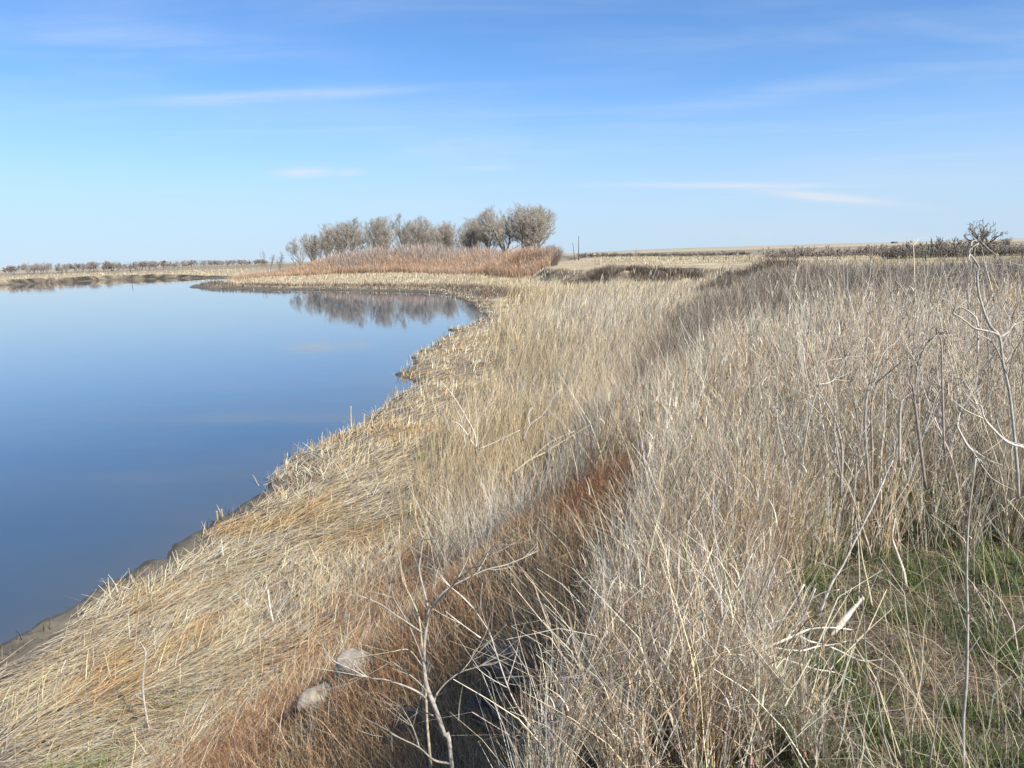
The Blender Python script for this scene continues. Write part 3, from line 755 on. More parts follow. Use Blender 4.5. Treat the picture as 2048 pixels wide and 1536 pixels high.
def grow(rnd, p, d, L, r, depth, spec, out, lvl=0):
    """recursive limb; spec: dict of lists per level"""
    ns = spec['segs'][lvl]; pts = [(p, r)]
    d = nrm(d)
    for i in range(ns):
        d = nrm(d + np.array([rnd.gauss(0, 1), rnd.gauss(0, 1), rnd.gauss(0, 1)]) * spec['wob'][lvl] + np.array([0, 0, 1]) * spec['up'][lvl])
        q = p + d * L / ns
        rr = r * (1 - spec['tap'][lvl] * (i + 1) / ns)
        out.append((lvl, *p, *q, pts[-1][1], rr)); pts.append((q, rr)); p = q
        if lvl < depth:
            nb = spec['kids'][lvl] / ns * (1 if i > ns * spec['bare'][lvl] else 0)
            nb = int(nb) + (rnd.random() < nb - int(nb))
            for _ in range(nb):
                az = rnd.uniform(0, 2 * math.pi)
                perp = nrm(np.cross(d, [math.cos(az), math.sin(az), .3]))
                a = spec['ang'][lvl] * rnd.uniform(.6, 1.3)
                nd = nrm(d * math.cos(a) + perp * math.sin(a))
                frac = 1 - .55 * (i + 1) / ns
                grow(rnd, p, nd, L * spec['len'][lvl] * frac * rnd.uniform(.7, 1.3), max(rr * spec['rad'][lvl], spec['rmin']), depth, spec, out, lvl + 1)
    if lvl < depth:      # fork at the end
        for _ in range(spec['fork'][lvl]):
            az = rnd.uniform(0, 2 * math.pi)
            perp = nrm(np.cross(d, [math.cos(az), math.sin(az), .2]))
            a = spec['ang'][lvl] * rnd.uniform(.35, .9)
            grow(rnd, p, nrm(d * math.cos(a) + perp * math.sin(a)), L * spec['len'][lvl] * rnd.uniform(.6, 1.0), max(rr * .75, spec['rmin']), depth, spec, out, lvl + 1)
def make_tree(kind, seed, H, name, parts=True, thick=1.0):
    rnd = random.Random(seed)
    out = []
    if kind == 'cottonwood':
        sp = dict(segs=[5, 5, 4, 3, 2], wob=[.06, .10, .14, .18, .2], up=[.03, .12, .14, .12, .08], tap=[.55, .7, .75, .8, .6], kids=[9, 11, 11, 10, 0],
                  bare=[.0, .0, .0, 0, 0], ang=[.5, .55, .6, .7, .5], len=[.72, .55, .48, .5, .4], rad=[.6, .5, .45, .5, .5], rmin=.028 * thick, fork=[3, 3, 2, 2, 0])
        ns = rnd.choice([3, 4, 4])
        for k in range(ns):
            a = rnd.uniform(0, 6.28)
            sp_ = rnd.uniform(.15, .5)
            grow(rnd, np.array([math.cos(a) * .4, math.sin(a) * .4, -.3]), np.array([math.cos(a) * sp_, math.sin(a) * sp_, 1]),
                 H * rnd.uniform(.40, .50), H * .013 * rnd.uniform(.8, 1.2), 4, sp, out)
    elif kind == 'round':     # broad crowned big cottonwood
        sp = dict(segs=[4, 6, 5, 4, 2], wob=[.05, .10, .14, .16, .2], up=[.02, .08, .10, .10, .06], tap=[.4, .7, .75, .8, .6], kids=[10, 12, 12, 9, 0],
                  bare=[.0, .0, .0, 0, 0], ang=[.62, .6, .6, .7, .5], len=[.9, .5, .45, .5, .4], rad=[.55, .5, .45, .5, .5], rmin=.028 * thick, fork=[4, 2, 2, 2, 0])
        for k in range(3):
            a = rnd.uniform(0, 6.28)
            grow(rnd, np.array([math.cos(a) * .6, math.sin(a) * .6, -.3]), np.array([math.cos(a) * .35, math.sin(a) * .35, 1]), H * .36, H * .016, 4, sp, out)
    elif kind == 'spreading':  # lone tree, thick crooked limbs
        sp = dict(segs=[3, 7, 5, 4, 2], wob=[.06, .2, .25, .28, .3], up=[.0, .02, .03, .0, 0], tap=[.25, .6, .7, .8, .6], kids=[5, 8, 6, 4, 0],
                  bare=[.3, .15, .1, 0, 0], ang=[1.05, .7, .7, .8, .6], len=[1.6, .42, .5, .5, .4], rad=[.5, .55, .5, .5, .5], rmin=.03 * thick, fork=[4, 2, 2, 1, 0])
        sp['kids'] = [0, 7, 8, 5, 0]; sp['fork'] = [0, 2, 2, 2, 0]
        grow(rnd, np.array([0, 0, -.3]), np.array([.05, 0, 1]), H * .22, H * .05, 0, sp, out)
        for k in range(11):
            a = k * 2.4; t_ = .15 + 1.15 * (k / 10) ** .7
            grow(rnd, np.array([0, 0, H * .17]), np.array([math.cos(a) * math.sin(t_), math.sin(a) * math.sin(t_), math.cos(t_)]), H * .62, H * .034, 4, sp, out, 1)
    else:                      # scrub: gnarled low tree or bush
        sp = dict(segs=[4, 4, 3, 2], wob=[.16, .2, .22, .25], up=[.05, .04, .02, .0], tap=[.5, .7, .8, .6], kids=[5, 6, 5, 0],
                  bare=[.1, .1, 0, 0], ang=[.6, .7, .7, .6], len=[.6, .5, .5, .4], rad=[.6, .5, .5, .5], rmin=.03 * thick, fork=[2, 2, 1, 0])
        ns = 4 if kind == 'scrub' else 12
        for k in range(ns):
            a = rnd.uniform(0, 6.28); s = rnd.uniform(.15, .8) if ns < 6 else rnd.uniform(.2, 1.3)
            o = .2 if ns < 6 else H * .35 * rnd.random()
            grow(rnd, np.array([math.cos(a) * o, math.sin(a) * o, -.2]), np.array([math.cos(a) * s, math.sin(a) * s, 1]),
                 H * rnd.uniform(.35, .55), H * .012 * rnd.uniform(.8, 1.2), 3, sp, out)
    A = np.array(out)
    zmax = np.percentile(A[:, 6], 99.6); A[:, 1:7] *= H / zmax
    rad = np.percentile(np.hypot(A[:, 4], A[:, 5]), 97)
    if kind in ('cottonwood', 'round'):
        zs = np.percentile(A[:, 6], 95); A[:, 1:7] *= H / zs
        rad = np.percentile(np.hypot(A[:, 4], A[:, 5]), 93)
    k = {'cottonwood': .33, 'round': .44, 'spreading': .62, 'scrub': .5, 'bush': .6}[kind] * H / rad
    A[:, [1, 2, 4, 5]] *= k
    if kind in ('cottonwood', 'round'):
        R_ = H * (.36 if kind == 'cottonwood' else .47); hh = np.hypot(A[:, 4], A[:, 5]) / R_; zz = A[:, 6] / H
        rs_ = np.random.default_rng(seed)
        e = hh ** 2 + (np.maximum(zz - .55, 0) / .45) ** 2 + (np.maximum(.55 - zz, 0) / 1.2) ** 2
        A = A[(A[:, 0] < 2) & (e < 1.15) | (e < rs_.uniform(.82, 1.06, len(A)))]
    return A
TREE_COL = {'cottonwood': (C(.27, .235, .195), C(.40, .365, .31)), 'round': (C(.27, .24, .19), C(.40, .365, .31)), 'spreading': (C(.15, .125, .11), C(.20, .165, .145)),
            'scrub': (C(.16, .135, .125), C(.24, .20, .19)), 'bush': (C(.12, .095, .085), C(.19, .145, .13))}
def tree_proto(kind, seed, H, name, tc=None, thick=1.0):
    A = make_tree(kind, seed, H, name, thick=thick)
    ca, cb = tc or TREE_COL[kind]
    root = empty(name)
    lv = A[:, 0]
    tr = A[lv <= 1]; cr = A[lv >= 2]
    rr = np.random.default_rng(seed)
    tubes('trunk', tr[:, 1:], M_bark, root, 5, np.tile(ca, (len(tr), 1)) * rr.normal(1, .1, (len(tr), 1)))
    tubes('crown', cr[:, 1:], M_twig, root, 3, np.tile(cb, (len(cr), 1)) * rr.normal(1, .15, (len(cr), 1)))
    return root
used = set()
def place(proto, x, y, rz, sc, label, cat, group=None, sink=0.0, sxy=None):
    if proto.name not in used:
        used.add(proto.name); o = proto
    else:
        o = proto.copy(); COL.objects.link(o)
        for ch in list(proto.children):
            c = ch.copy(); COL.objects.link(c); c.parent = o
    z = float(height(np.array([x]), np.array([y]))[0]) - sink
    o.location = (x, y, z); o.rotation_euler = (0, 0, rz)
    s2 = sxy or sc
    o.scale = (s2, s2, sc)
    tag(o, label, cat, group)
    return o

cnt = {}
def ordn(key, c='t'):
    cnt[c] = cnt.get(c, 0) + 1; n = cnt[c]
    return '%d%s' % (n, 'th' if 10 <= n % 100 <= 20 else {1: 'st', 2: 'nd', 3: 'rd'}.get(n % 10, 'th'))
def trees():
    ct = [tree_proto('cottonwood', s, 20, 'cottonwood_tree', thick=.85) for s in (1, 2, 3, 4)]
    G = 'bare cottonwoods behind the willow thicket'
    #  (px, top py, distance, width factor, label)
    lst = [(612, 470, 270, .9, 'bare cottonwood at the left end of the tall grove'),
           (632, 466, 285, .9, 'bare cottonwood second from the left end of the grove'),
           (672, 446, 280, 1.05, 'rounded bare cottonwood, third from the left end of the grove'),
           (722, 438, 275, .9, 'upright bare cottonwood, fourth from the left end of the grove'),
           (752, 440, 300, .9, 'bare cottonwood just right of the fourth one in the grove'),
           (783, 434, 280, .9, 'tall bare cottonwood in the middle of the left half of the grove'),
           (812, 430, 285, .9, 'tallest bare cottonwood of the left half of the grove'),
           (838, 440, 300, .8, 'bare cottonwood right of the tallest one in the left half of the grove'),
           (868, 452, 290, .8, 'thin bare cottonwood before the gap in the middle of the grove'),
           (893, 444, 280, .85, 'bare cottonwood just right of the gap in the middle of the grove'),
           (922, 438, 278, .95, 'airy bare cottonwood with a clear view of its limbs, left of the big dense clump'),
           (948, 446, 300, .85, 'narrow bare cottonwood touching the left edge of the big dense clump'),
           (650, 462, 300, .85, 'low bare cottonwood filling the gap behind the second and third trees of the grove'),
           (698, 448, 305, .85, 'bare cottonwood standing back between the third and fourth trees of the grove'),
           (858, 456, 305, .75, 'low faint bare cottonwood standing back at the gap in the middle of the grove'),
           (908, 450, 305, .8, 'bare cottonwood standing back just left of the airy one')]
    for i, (px, py, D, w, lab) in enumerate(lst):
        p = aty(px, py, D); z0 = float(height(np.array([p[0]]), np.array([p[1]]))[0])
        sc = (p[2] - z0) / 20 * 1.06
        place(ct[(i * 3 + i // 4) % 4], p[0], p[1], i * 1.9, sc, lab, 'tree', G, sxy=sc * w * 1.68)
    rt = [tree_proto('round', s, 20, 'cottonwood_tree', thick=.85) for s in (21, 22)]
    for i, (px, py, D, w, lab) in enumerate([(968, 441, 272, .85, 'dense bare cottonwood forming the left shoulder of the big clump'),
            (993, 424, 266, .9, 'dense bare cottonwood left of the tallest one in the big clump'),
            (1022, 408, 262, .95, 'largest and tallest dense bare cottonwood, in the middle of the big clump'),
            (1047, 409, 272, .9, 'dense bare cottonwood just right of the tallest one in the big clump'),
            (1067, 422, 258, .8, 'bare cottonwood at the right edge of the big clump, leaning out over the willows')]):
        p = aty(px, py, D); z0 = float(height(np.array([p[0]]), np.array([p[1]]))[0])
        sc = (p[2] - z0) / 20 * 1.05
        place(rt[i % 2], p[0], p[1], i * 2.2 + .4, sc, lab, 'tree', G, sxy=sc * w * 1.45)
    sc_ = [tree_proto('scrub', s, 8, 'scrub_tree', thick=1.6) for s in (31, 32, 33)]
    for i, (px, py, D, lab) in enumerate([(536, 502, 300, 'small bare tree standing alone left of the grove, the left one of two'),
            (556, 503, 300, 'small bare tree standing alone left of the grove, the right one of two'),
            (592, 505, 290, 'short bare tree at the foot of the leftmost cottonwood'),
            (1271, 498, 240, 'small twisted bare tree standing alone on the pasture between the poles and the fence')]):
        p = aty(px, py, D); z0 = float(height(np.array([p[0]]), np.array([p[1]]))[0])
        place(sc_[i % 3], p[0], p[1], i * 1.3, (p[2] - z0) / 8, lab, 'tree', None, sxy=(p[2] - z0) / 8 * (.75 if i < 3 else .45))
    lone = tree_proto('spreading', 41, 8, 'spreading_tree', (C(.15, .125, .105), C(.20, .17, .145)), thick=1.3)
    p = aty(1966, 451, 205); z0 = float(height(np.array([p[0]]), np.array([p[1]]))[0])
    place(lone, p[0], p[1], .6, (p[2] - z0) / 8 * 1.18, 'dark round crowned bare tree standing alone above the hedge at the right', 'tree')
    # hedge on the right
    hb = [tree_proto('bush', s, 3, 'hedge_bush', (C(.16, .14, .115), C(.235, .205, .17)), thick=1.5) for s in (51, 52, 53)]
    rnd = random.Random(3)
    j = 0
    for px in np.arange(1775, 2110, 9):
        D = 185 + rnd.uniform(-8, 8) - (px - 1775) * .03
        p = aty(px + rnd.uniform(-3, 3), 500, D)
        place(hb[j % 3], p[0], p[1], rnd.uniform(0, 6), rnd.uniform(.55, 1.5), 'dark leafless bush of the hedge row under the lone tree, %s from the left' % ordn(px, 'h'), 'bush', 'bushes of the hedge row beyond the pasture', sxy=rnd.uniform(1.1, 1.9))
        j += 1
    gb = [tree_proto('bush', s, 3, 'pale_bush', (C(.26, .22, .19), C(.33, .28, .235)), 1.6) for s in (54, 55)]
    for px in np.arange(1535, 1790, 9):
        D = 250 + rnd.uniform(-12, 12)
        p = aty(px + rnd.uniform(-3, 3), 500, D)
        place(gb[j % 2], p[0], p[1], rnd.uniform(0, 6), rnd.uniform(.45, 1.3), 'pale grey bush of the distant row left of the dark hedge, %s from the left' % ordn(px, 'p'), 'bush', 'pale bushes of the distant row', sxy=1.7)
        j += 1
    for px in np.arange(1150, 1500, 13):
        D = 420 + rnd.uniform(-20, 20)
        p = aty(px + rnd.uniform(-4, 4), 500, D)
        place(hb[j % 3], p[0], p[1], rnd.uniform(0, 6), rnd.uniform(.55, .9), 'low dark bush far behind the poles and fence, %s from the left' % ordn(px, 'l'), 'bush', 'low bushes far behind the fence', sxy=2.4)
        j += 1
    # tree line across the lake
    ft = [tree_proto('round' if s % 2 else 'scrub', s, 11, 'riverside_tree', (C(.27, .24, .22), C(.40, .365, .34)), 1.9) for s in (61, 62, 63, 64)]
    px = 14.0
    while px < 530:
        t = px / 530
        D = 370 + 330 * t + rnd.uniform(-30, 30)
        top = 528 - 9 * t + (7 if px < 30 else 0) + rnd.uniform(-3.5, 5)
        p = aty(px, top, D); z0 = float(height(np.array([p[0]]), np.array([p[1]]))[0])
        H = max(p[2] - z0, 6)
        H *= rnd.choice([.7, .85, 1, 1, 1.1])
        if not (106 < px < 112 or 178 < px < 184 or rnd.random() < .10):
            place(ft[j % 4], p[0], p[1], rnd.uniform(0, 6), H / 11, 'bare grey tree of the distant line across the lake, %s from the left' % ordn(px), 'tree', 'trees of the distant line across the lake', sxy=H / 11 * rng.uniform(1.5, 2.2))
        px += rnd.uniform(6, 9.5) * (1 - .25 * t); j += 1
    # bushes on the left bank
    lb = tree_proto('bush', 71, 3, 'bank_bush', (C(.22, .17, .14), C(.30, .22, .17)), 1.4)
    for px, py, s, lab in [(92, 552, .9, 'wide grey bush on the edge of the far left bank'), (112, 549, 1.05, 'brown bush on the edge of the far left bank, right of the grey one')]:
        p = at(px, 558, 1.3); place(lb, p[0], p[1], px, s, lab, 'bush', sxy=s * (1.5 if px < 100 else .8))
trees()

# ------------------------------------------------------------------ poles, fence, shed
def poly_tube(name, pts, rads, mat, parent=None, sides=7, col=None, res=4):
    """smooth tube along control points (Catmull-Rom)"""
    P = np.array(pts, float); Rd = np.array(rads, float)
    if len(P) > 2 and res > 1:
        Q = np.vstack([2 * P[0] - P[1], P, 2 * P[-1] - P[-2]]); o, orr = [], []
        for i in range(1, len(Q) - 2):
            for k in range(res):
                t = k / res
                o.append(.5 * ((2 * Q[i]) + (-Q[i - 1] + Q[i + 1]) * t + (2 * Q[i - 1] - 5 * Q[i] + 4 * Q[i + 1] - Q[i + 2]) * t * t + (-Q[i - 1] + 3 * Q[i] - 3 * Q[i + 1] + Q[i + 2]) * t ** 3))
                orr.append(Rd[i - 1] * (1 - t) + Rd[i] * t)
        o.append(P[-1]); orr.append(Rd[-1]); P, Rd = np.array(o), np.array(orr)
    d = np.gradient(P, axis=0); d /= np.linalg.norm(d, axis=1, keepdims=True) + 1e-12
    ref = np.array([.31, .87, .1]); ref /= np.linalg.norm(ref)
    u = np.cross(d, ref); u /= np.linalg.norm(u, axis=1, keepdims=True) + 1e-9; v = np.cross(d, u)
    n = len(P); a = np.arange(sides) * 2 * math.pi / sides
    V = P[:, None] + (u[:, None] * np.cos(a)[None, :, None] + v[:, None] * np.sin(a)[None, :, None]) * Rd[:, None, None]
    i = np.arange(n - 1)[:, None] * sides; k = np.arange(sides)[None]
    q = np.stack([i + k, i + (k + 1) % sides, i + sides + (k + 1) % sides, i + sides + k], -1).reshape(-1, 4)
    fl = list(q.ravel()); sz = [4] * len(q)
    fl += list(range(sides))[::-1]; sz.append(sides)
    fl += [(n - 1) * sides + t for t in range(sides)]; sz.append(sides)
    cc = np.tile(C(.3, .28, .25) if col is None else col, (n * sides, 1))
    return V.reshape(-1, 3), fl, sz, cc
def join(name, parts, mat, parent=None):
    V, Fl, Sz, Cc, off = [], [], [], [], 0
    for v, f, s, c in parts:
        V.append(v); Fl += [int(i) + off for i in f]; Sz += list(s); Cc.append(c); off += len(v)
    return mesh_np(name, np.concatenate(V), Fl, Sz, np.concatenate(Cc), mat, parent, True)

def gz(x, y): return float(height(np.array([x]), np.array([y]))[0])
def poles():
    for (px0, py0, px1, py1, D, r, lab) in [(1157.5, 472, 1157, 516, 250, .15, 'tall straight wooden telegraph pole without crossarm beside the willows'),
                                          (1145.5, 486, 1150, 515, 235, .12, 'shorter telegraph pole leaning left, next to the tall straight one'),
                                          (261, 526, 261, 546, 337, .18, 'lone distant pole standing in front of the far tree line')]:
        b, t = aty(px1, py1, D), aty(px0, py0, D)
        b[2] = gz(b[0], b[1]) - .2
        root = empty('telegraph_pole', b)
        q = t - b
        o = join('pole', [poly_tube('', [[0, 0, 0], q * .5, q], [r, r * .85, r * .7], None, col=C(.16, .12, .09), res=1, sides=8)], M_bark, root)
        if px0 > 1155:
            join('insulator', [poly_tube('', [q + [0.12, 0, -.35], q + [.25, 0, -.3], q + [.26, 0, -.1]], [.03, .04, .05], None, col=C(.2, .2, .2), res=1, sides=6)], M_bark, root)
        tag(root, lab, 'pole')
    # wire fence across the pasture: from near the right edge away to the left
    A_, B_ = at(2062, 527, 1.4), at(1490, 518, 1.9)
    pts = []
    ctrl = [aty(2044, 520, 122), aty(1986, 518, 128), aty(1852, 518, 150), aty(1680, 516, 178), aty(1560, 515, 190), aty(1400, 514, 200), aty(1318, 514, 204)]
    cum = [0]
    for a, b in zip(ctrl[:-1], ctrl[1:]): cum.append(cum[-1] + float(np.hypot(*(b - a)[:2])))
    n = int(cum[-1] / 5.5)
    root = empty('wire_fence', (0, 0, 0))
    rnd = random.Random(8); tops = []
    for i in range(n + 1):
        s = cum[-1] * i / n
        k = max(j for j in range(len(cum) - 1) if cum[j] <= s + 1e-6); t = (s - cum[k]) / (cum[k + 1] - cum[k])
        p = ctrl[k] * (1 - t) + ctrl[k + 1] * t; z = gz(p[0], p[1])
        h = rnd.uniform(1.25, 1.5); q = np.array([p[0], p[1], z])
        tp = q + [rnd.uniform(-.06, .06), 0, h]
        join('post', [poly_tube('', [q - [0, 0, .3], tp], [.11, .10], None, col=C(.10, .08, .065), res=1, sides=6)], M_bark, root)
        tops.append(tp)
    w = []
    for dz in (.12, .45, .8):
        w.append(poly_tube('', [t_ - [0, 0, dz] for t_ in tops], [.009] * len(tops), None, col=C(.2, .19, .18), res=1, sides=3))
    join('wire', w, M_bark, root)
    tag(root, 'wire fence on dark wooden posts crossing the pasture beyond the brush', 'fence')
    # far shed on the skyline
    p = aty(1788.5, 487, 1500); z = gz(p[0], p[1]); root = empty('farm_shed', (p[0], p[1], z), .2)
    z1 = CZ + (ray(1788, 484.6)[2] / ray(1788, 484.6)[1]) * 1500 - z
    z1 = max(z1, 3.0)
    def boxm(x0, x1, y0, y1, za, zb, c):
        v = np.array([[x, y, zz] for zz in (za, zb) for x, y in ((x0, y0), (x1, y0), (x1, y1), (x0, y1))], float)
        f = [3, 2, 1, 0, 4, 5, 6, 7, 0, 1, 5, 4, 1, 2, 6, 5, 2, 3, 7, 6, 3, 0, 4, 7]
        return v, f, [4] * 6, np.tile(c, (8, 1))
    join('wall', [boxm(-5, 5, -3, 3, -1, z1 - 1, C(.10, .10, .12))], M_bark, root)
    v = np.array([[-5.4, -3.4, z1 - .995], [5.4, -3.4, z1 - .995], [5.4, 3.4, z1 - .995], [-5.4, 3.4, z1 - .995], [-5.4, 0, z1 + .4], [5.4, 0, z1 + .4]])
    join('roof', [(v, [0, 1, 5, 4, 2, 3, 4, 5, 0, 4, 3, 1, 2, 5, 3, 2, 1, 0], [4, 4, 3, 3, 4], np.tile(C(.13, .13, .15), (6, 1)))], M_bark, root)
    tag(root, 'tiny dark farm shed on the skyline left of the lone tree', 'building')
poles()

# ------------------------------------------------------------------ dead stalks and branches of the foreground
WHT, GRY, DRK, YEL = C(.62, .56, .47), C(.46, .41, .34), C(.26, .22, .18), C(.60, .52, .35)
def px_branches(name, lst, Y, col, label, cat, org=(0, 0), sc=1.0, jitter=.04, seed=1, twig=2, root_down=None, mat=None):
    """traced dead plant standing at the distance Y; every branch gets its own depth offset"""
    rnd = random.Random(seed); parts, tw = [], []
    P0 = None
    for bi, (pts, w0, w1) in enumerate(lst):
        dy0 = 0 if bi == 0 else rnd.uniform(-jitter, jitter) * 5
        q = []
        for i, (X, Yp) in enumerate(pts):
            f = i / max(1, len(pts) - 1)
            q.append(aty(org[0] + X * sc, org[1] + Yp * sc, Y + dy0 * f + rnd.uniform(-.003, .003)))
        if bi == 0 and root_down:
            z = gz(q[0][0], q[0][1]); q = [np.array([q[0][0] + root_down, q[0][1], z - .05])] + q
        n = len(q); r = [(w0 + (w1 - w0) * i / (n - 1)) * Y / F / 2 for i in range(n)]
        r = [max(a * rnd.uniform(.85, 1.2), .0009) for a in r]
        cc = col * rnd.uniform(.85, 1.15)
        t_ = poly_tube('', q, r, None, col=cc, res=4, sides=6)
        (parts if bi == 0 else tw).append(t_)
        # fine twigs along each limb
        for _ in range(twig):
            i = rnd.randrange(max(1, n // 2), n); b = q[i]; dd = nrm(q[i] - q[i - 1])
            s = nrm(dd + np.array([rnd.gauss(0, .5), rnd.gauss(0, .5), rnd.gauss(0, .35)]))
            L = rnd.uniform(.04, .14)
            e = b + s * L; e2 = e + nrm(s + np.array([rnd.gauss(0, .25), rnd.gauss(0, .25), .15])) * L * .7
            rr = min(r[i] * .7, .002)
            tw.append(poly_tube('', [b, e, e2], [rr, rr * .7, rr * .45], None, col=cc * 1.05, res=2, sides=4))
    if tw:
        b = Vector(tuple(np.array(aty(org[0] + lst[0][0][0][0] * sc, org[1] + lst[0][0][0][1] * sc, Y))))
        root = empty(name, b); o1 = join('stem', parts, mat or M_bark, root); o2 = join('branches', tw, mat or M_bark, root)
        for o in (o1, o2): o.matrix_parent_inverse = Matrix.Translation(-b)
    else:
        root = join(name, parts, mat or M_bark)
    return tag(root, label, cat)

S7 = dict(org=(560, 1000), sc=.349)
S8 = dict(org=(1248, 900), sc=.414)
SR = dict(org=(1500, 460), sc=.3515)
px_branches('dead_sapling', [
    ([(985, 1536), (940, 1340), (880, 1170), (840, 1060), (825, 930), (830, 800), (850, 650), (845, 600), (820, 500), (797, 400), (805, 330), (820, 225)], 11, 3.4),
    ([(845, 1140), (780, 1095), (700, 1060), (600, 1030), (500, 1015), (400, 965), (320, 930), (265, 880), (240, 820)], 4.5, 1.6),
    ([(815, 760), (740, 710), (650, 650), (580, 600), (515, 570), (440, 540), (390, 490), (385, 450)], 4, 1.3),
    ([(860, 640), (890, 580), (960, 510), (1050, 460), (1180, 400), (1300, 370), (1400, 330), (1480, 290)], 5, 2),
    ([(835, 720), (870, 620), (920, 560), (990, 490), (1020, 450), (1100, 390), (1180, 310), (1260, 235)], 4.5, 1.6),
    ([(1020, 450), (1070, 350), (1100, 250)], 2.8, 1.2), ([(1130, 415), (1180, 330), (1205, 260)], 2.5, 1.2),
    ([(828, 960), (790, 840), (720, 680), (650, 560), (640, 480), (625, 400)], 4, 1.2),
    ([(870, 600), (870, 520), (885, 430), (885, 350), (920, 300)], 3, 1.2),
    ([(850, 1010), (870, 900), (880, 850)], 3, 1.4),
    ([(868, 1130), (800, 1050), (740, 1000), (690, 960), (640, 925)], 3.5, 1.2),
    ([(970, 1510), (880, 1490), (800, 1420), (700, 1370), (640, 1340), (600, 1290)], 5, 1.4),
    ([(800, 1420), (760, 1300), (700, 1190)], 3, 1.2),
    ([(880, 1170), (900, 1110), (960, 1040), (1040, 985), (1150, 950), (1240, 900)], 4, 1.4),
    ([(1040, 985), (1090, 920), (1115, 860)], 2.4, 1.1), ([(880, 1235), (800, 1210), (700, 1192)], 4, 2),
    ([(640, 650), (600, 560), (560, 440)], 2, 1)],
    2.5, GRY * .75, 'bare grey dead sapling with thin spreading branches in the bottom centre', 'dead sapling', root_down=.03, seed=2, twig=5, **S7)
px_branches('dead_stalk', [
    ([(865, 1536), (845, 1300), (835, 1100), (825, 950), (815, 850), (805, 740), (790, 650), (750, 560), (700, 450), (690, 360), (640, 200), (630, 100)], 6.5, 1.4),
    ([(705, 600), (680, 480), (640, 380)], 2.5, 1.2), ([(735, 560), (720, 480), (700, 400)], 2.2, 1.1), ([(820, 960), (740, 860), (640, 870)], 3, 1.2)],
    2.62, YEL * .8, 'thin yellowish dead stalk rising close behind the dead sapling', 'stalk', root_down=0, seed=3, **S7)
px_branches('dead_stalk', [([(1500, 1420), (1450, 1320), (1370, 1200), (1310, 1080), (1240, 880), (1200, 760), (1130, 650)], 5, 2.2), ([(1240, 880), (1200, 820), (1180, 800)], 2, 1),
    ([(1300, 1060), (1350, 900), (1360, 850)], 2, 1)], 2.3, GRY * 1.1, 'thin leaning dead stalk just right of the dead sapling, over the dark hollow', 'stalk', root_down=.05, seed=4, **S7)
for k_, (a_, lab) in enumerate([([(1150, 790), (1120, 770), (1040, 710), (950, 640)], 'short pale twig slanting through the grass right of the sapling, lower one'),
                  ([(1110, 622), (1040, 550), (980, 500), (920, 440)], 'short pale twig slanting through the grass right of the sapling, upper one')]):
    px_branches('dry_twig', [(a_, 3.4, 1.6), (a_[1:3], 1.2, 1)], 3.0, WHT, lab, 'twig', seed=5 + k_, twig=1, **S7)
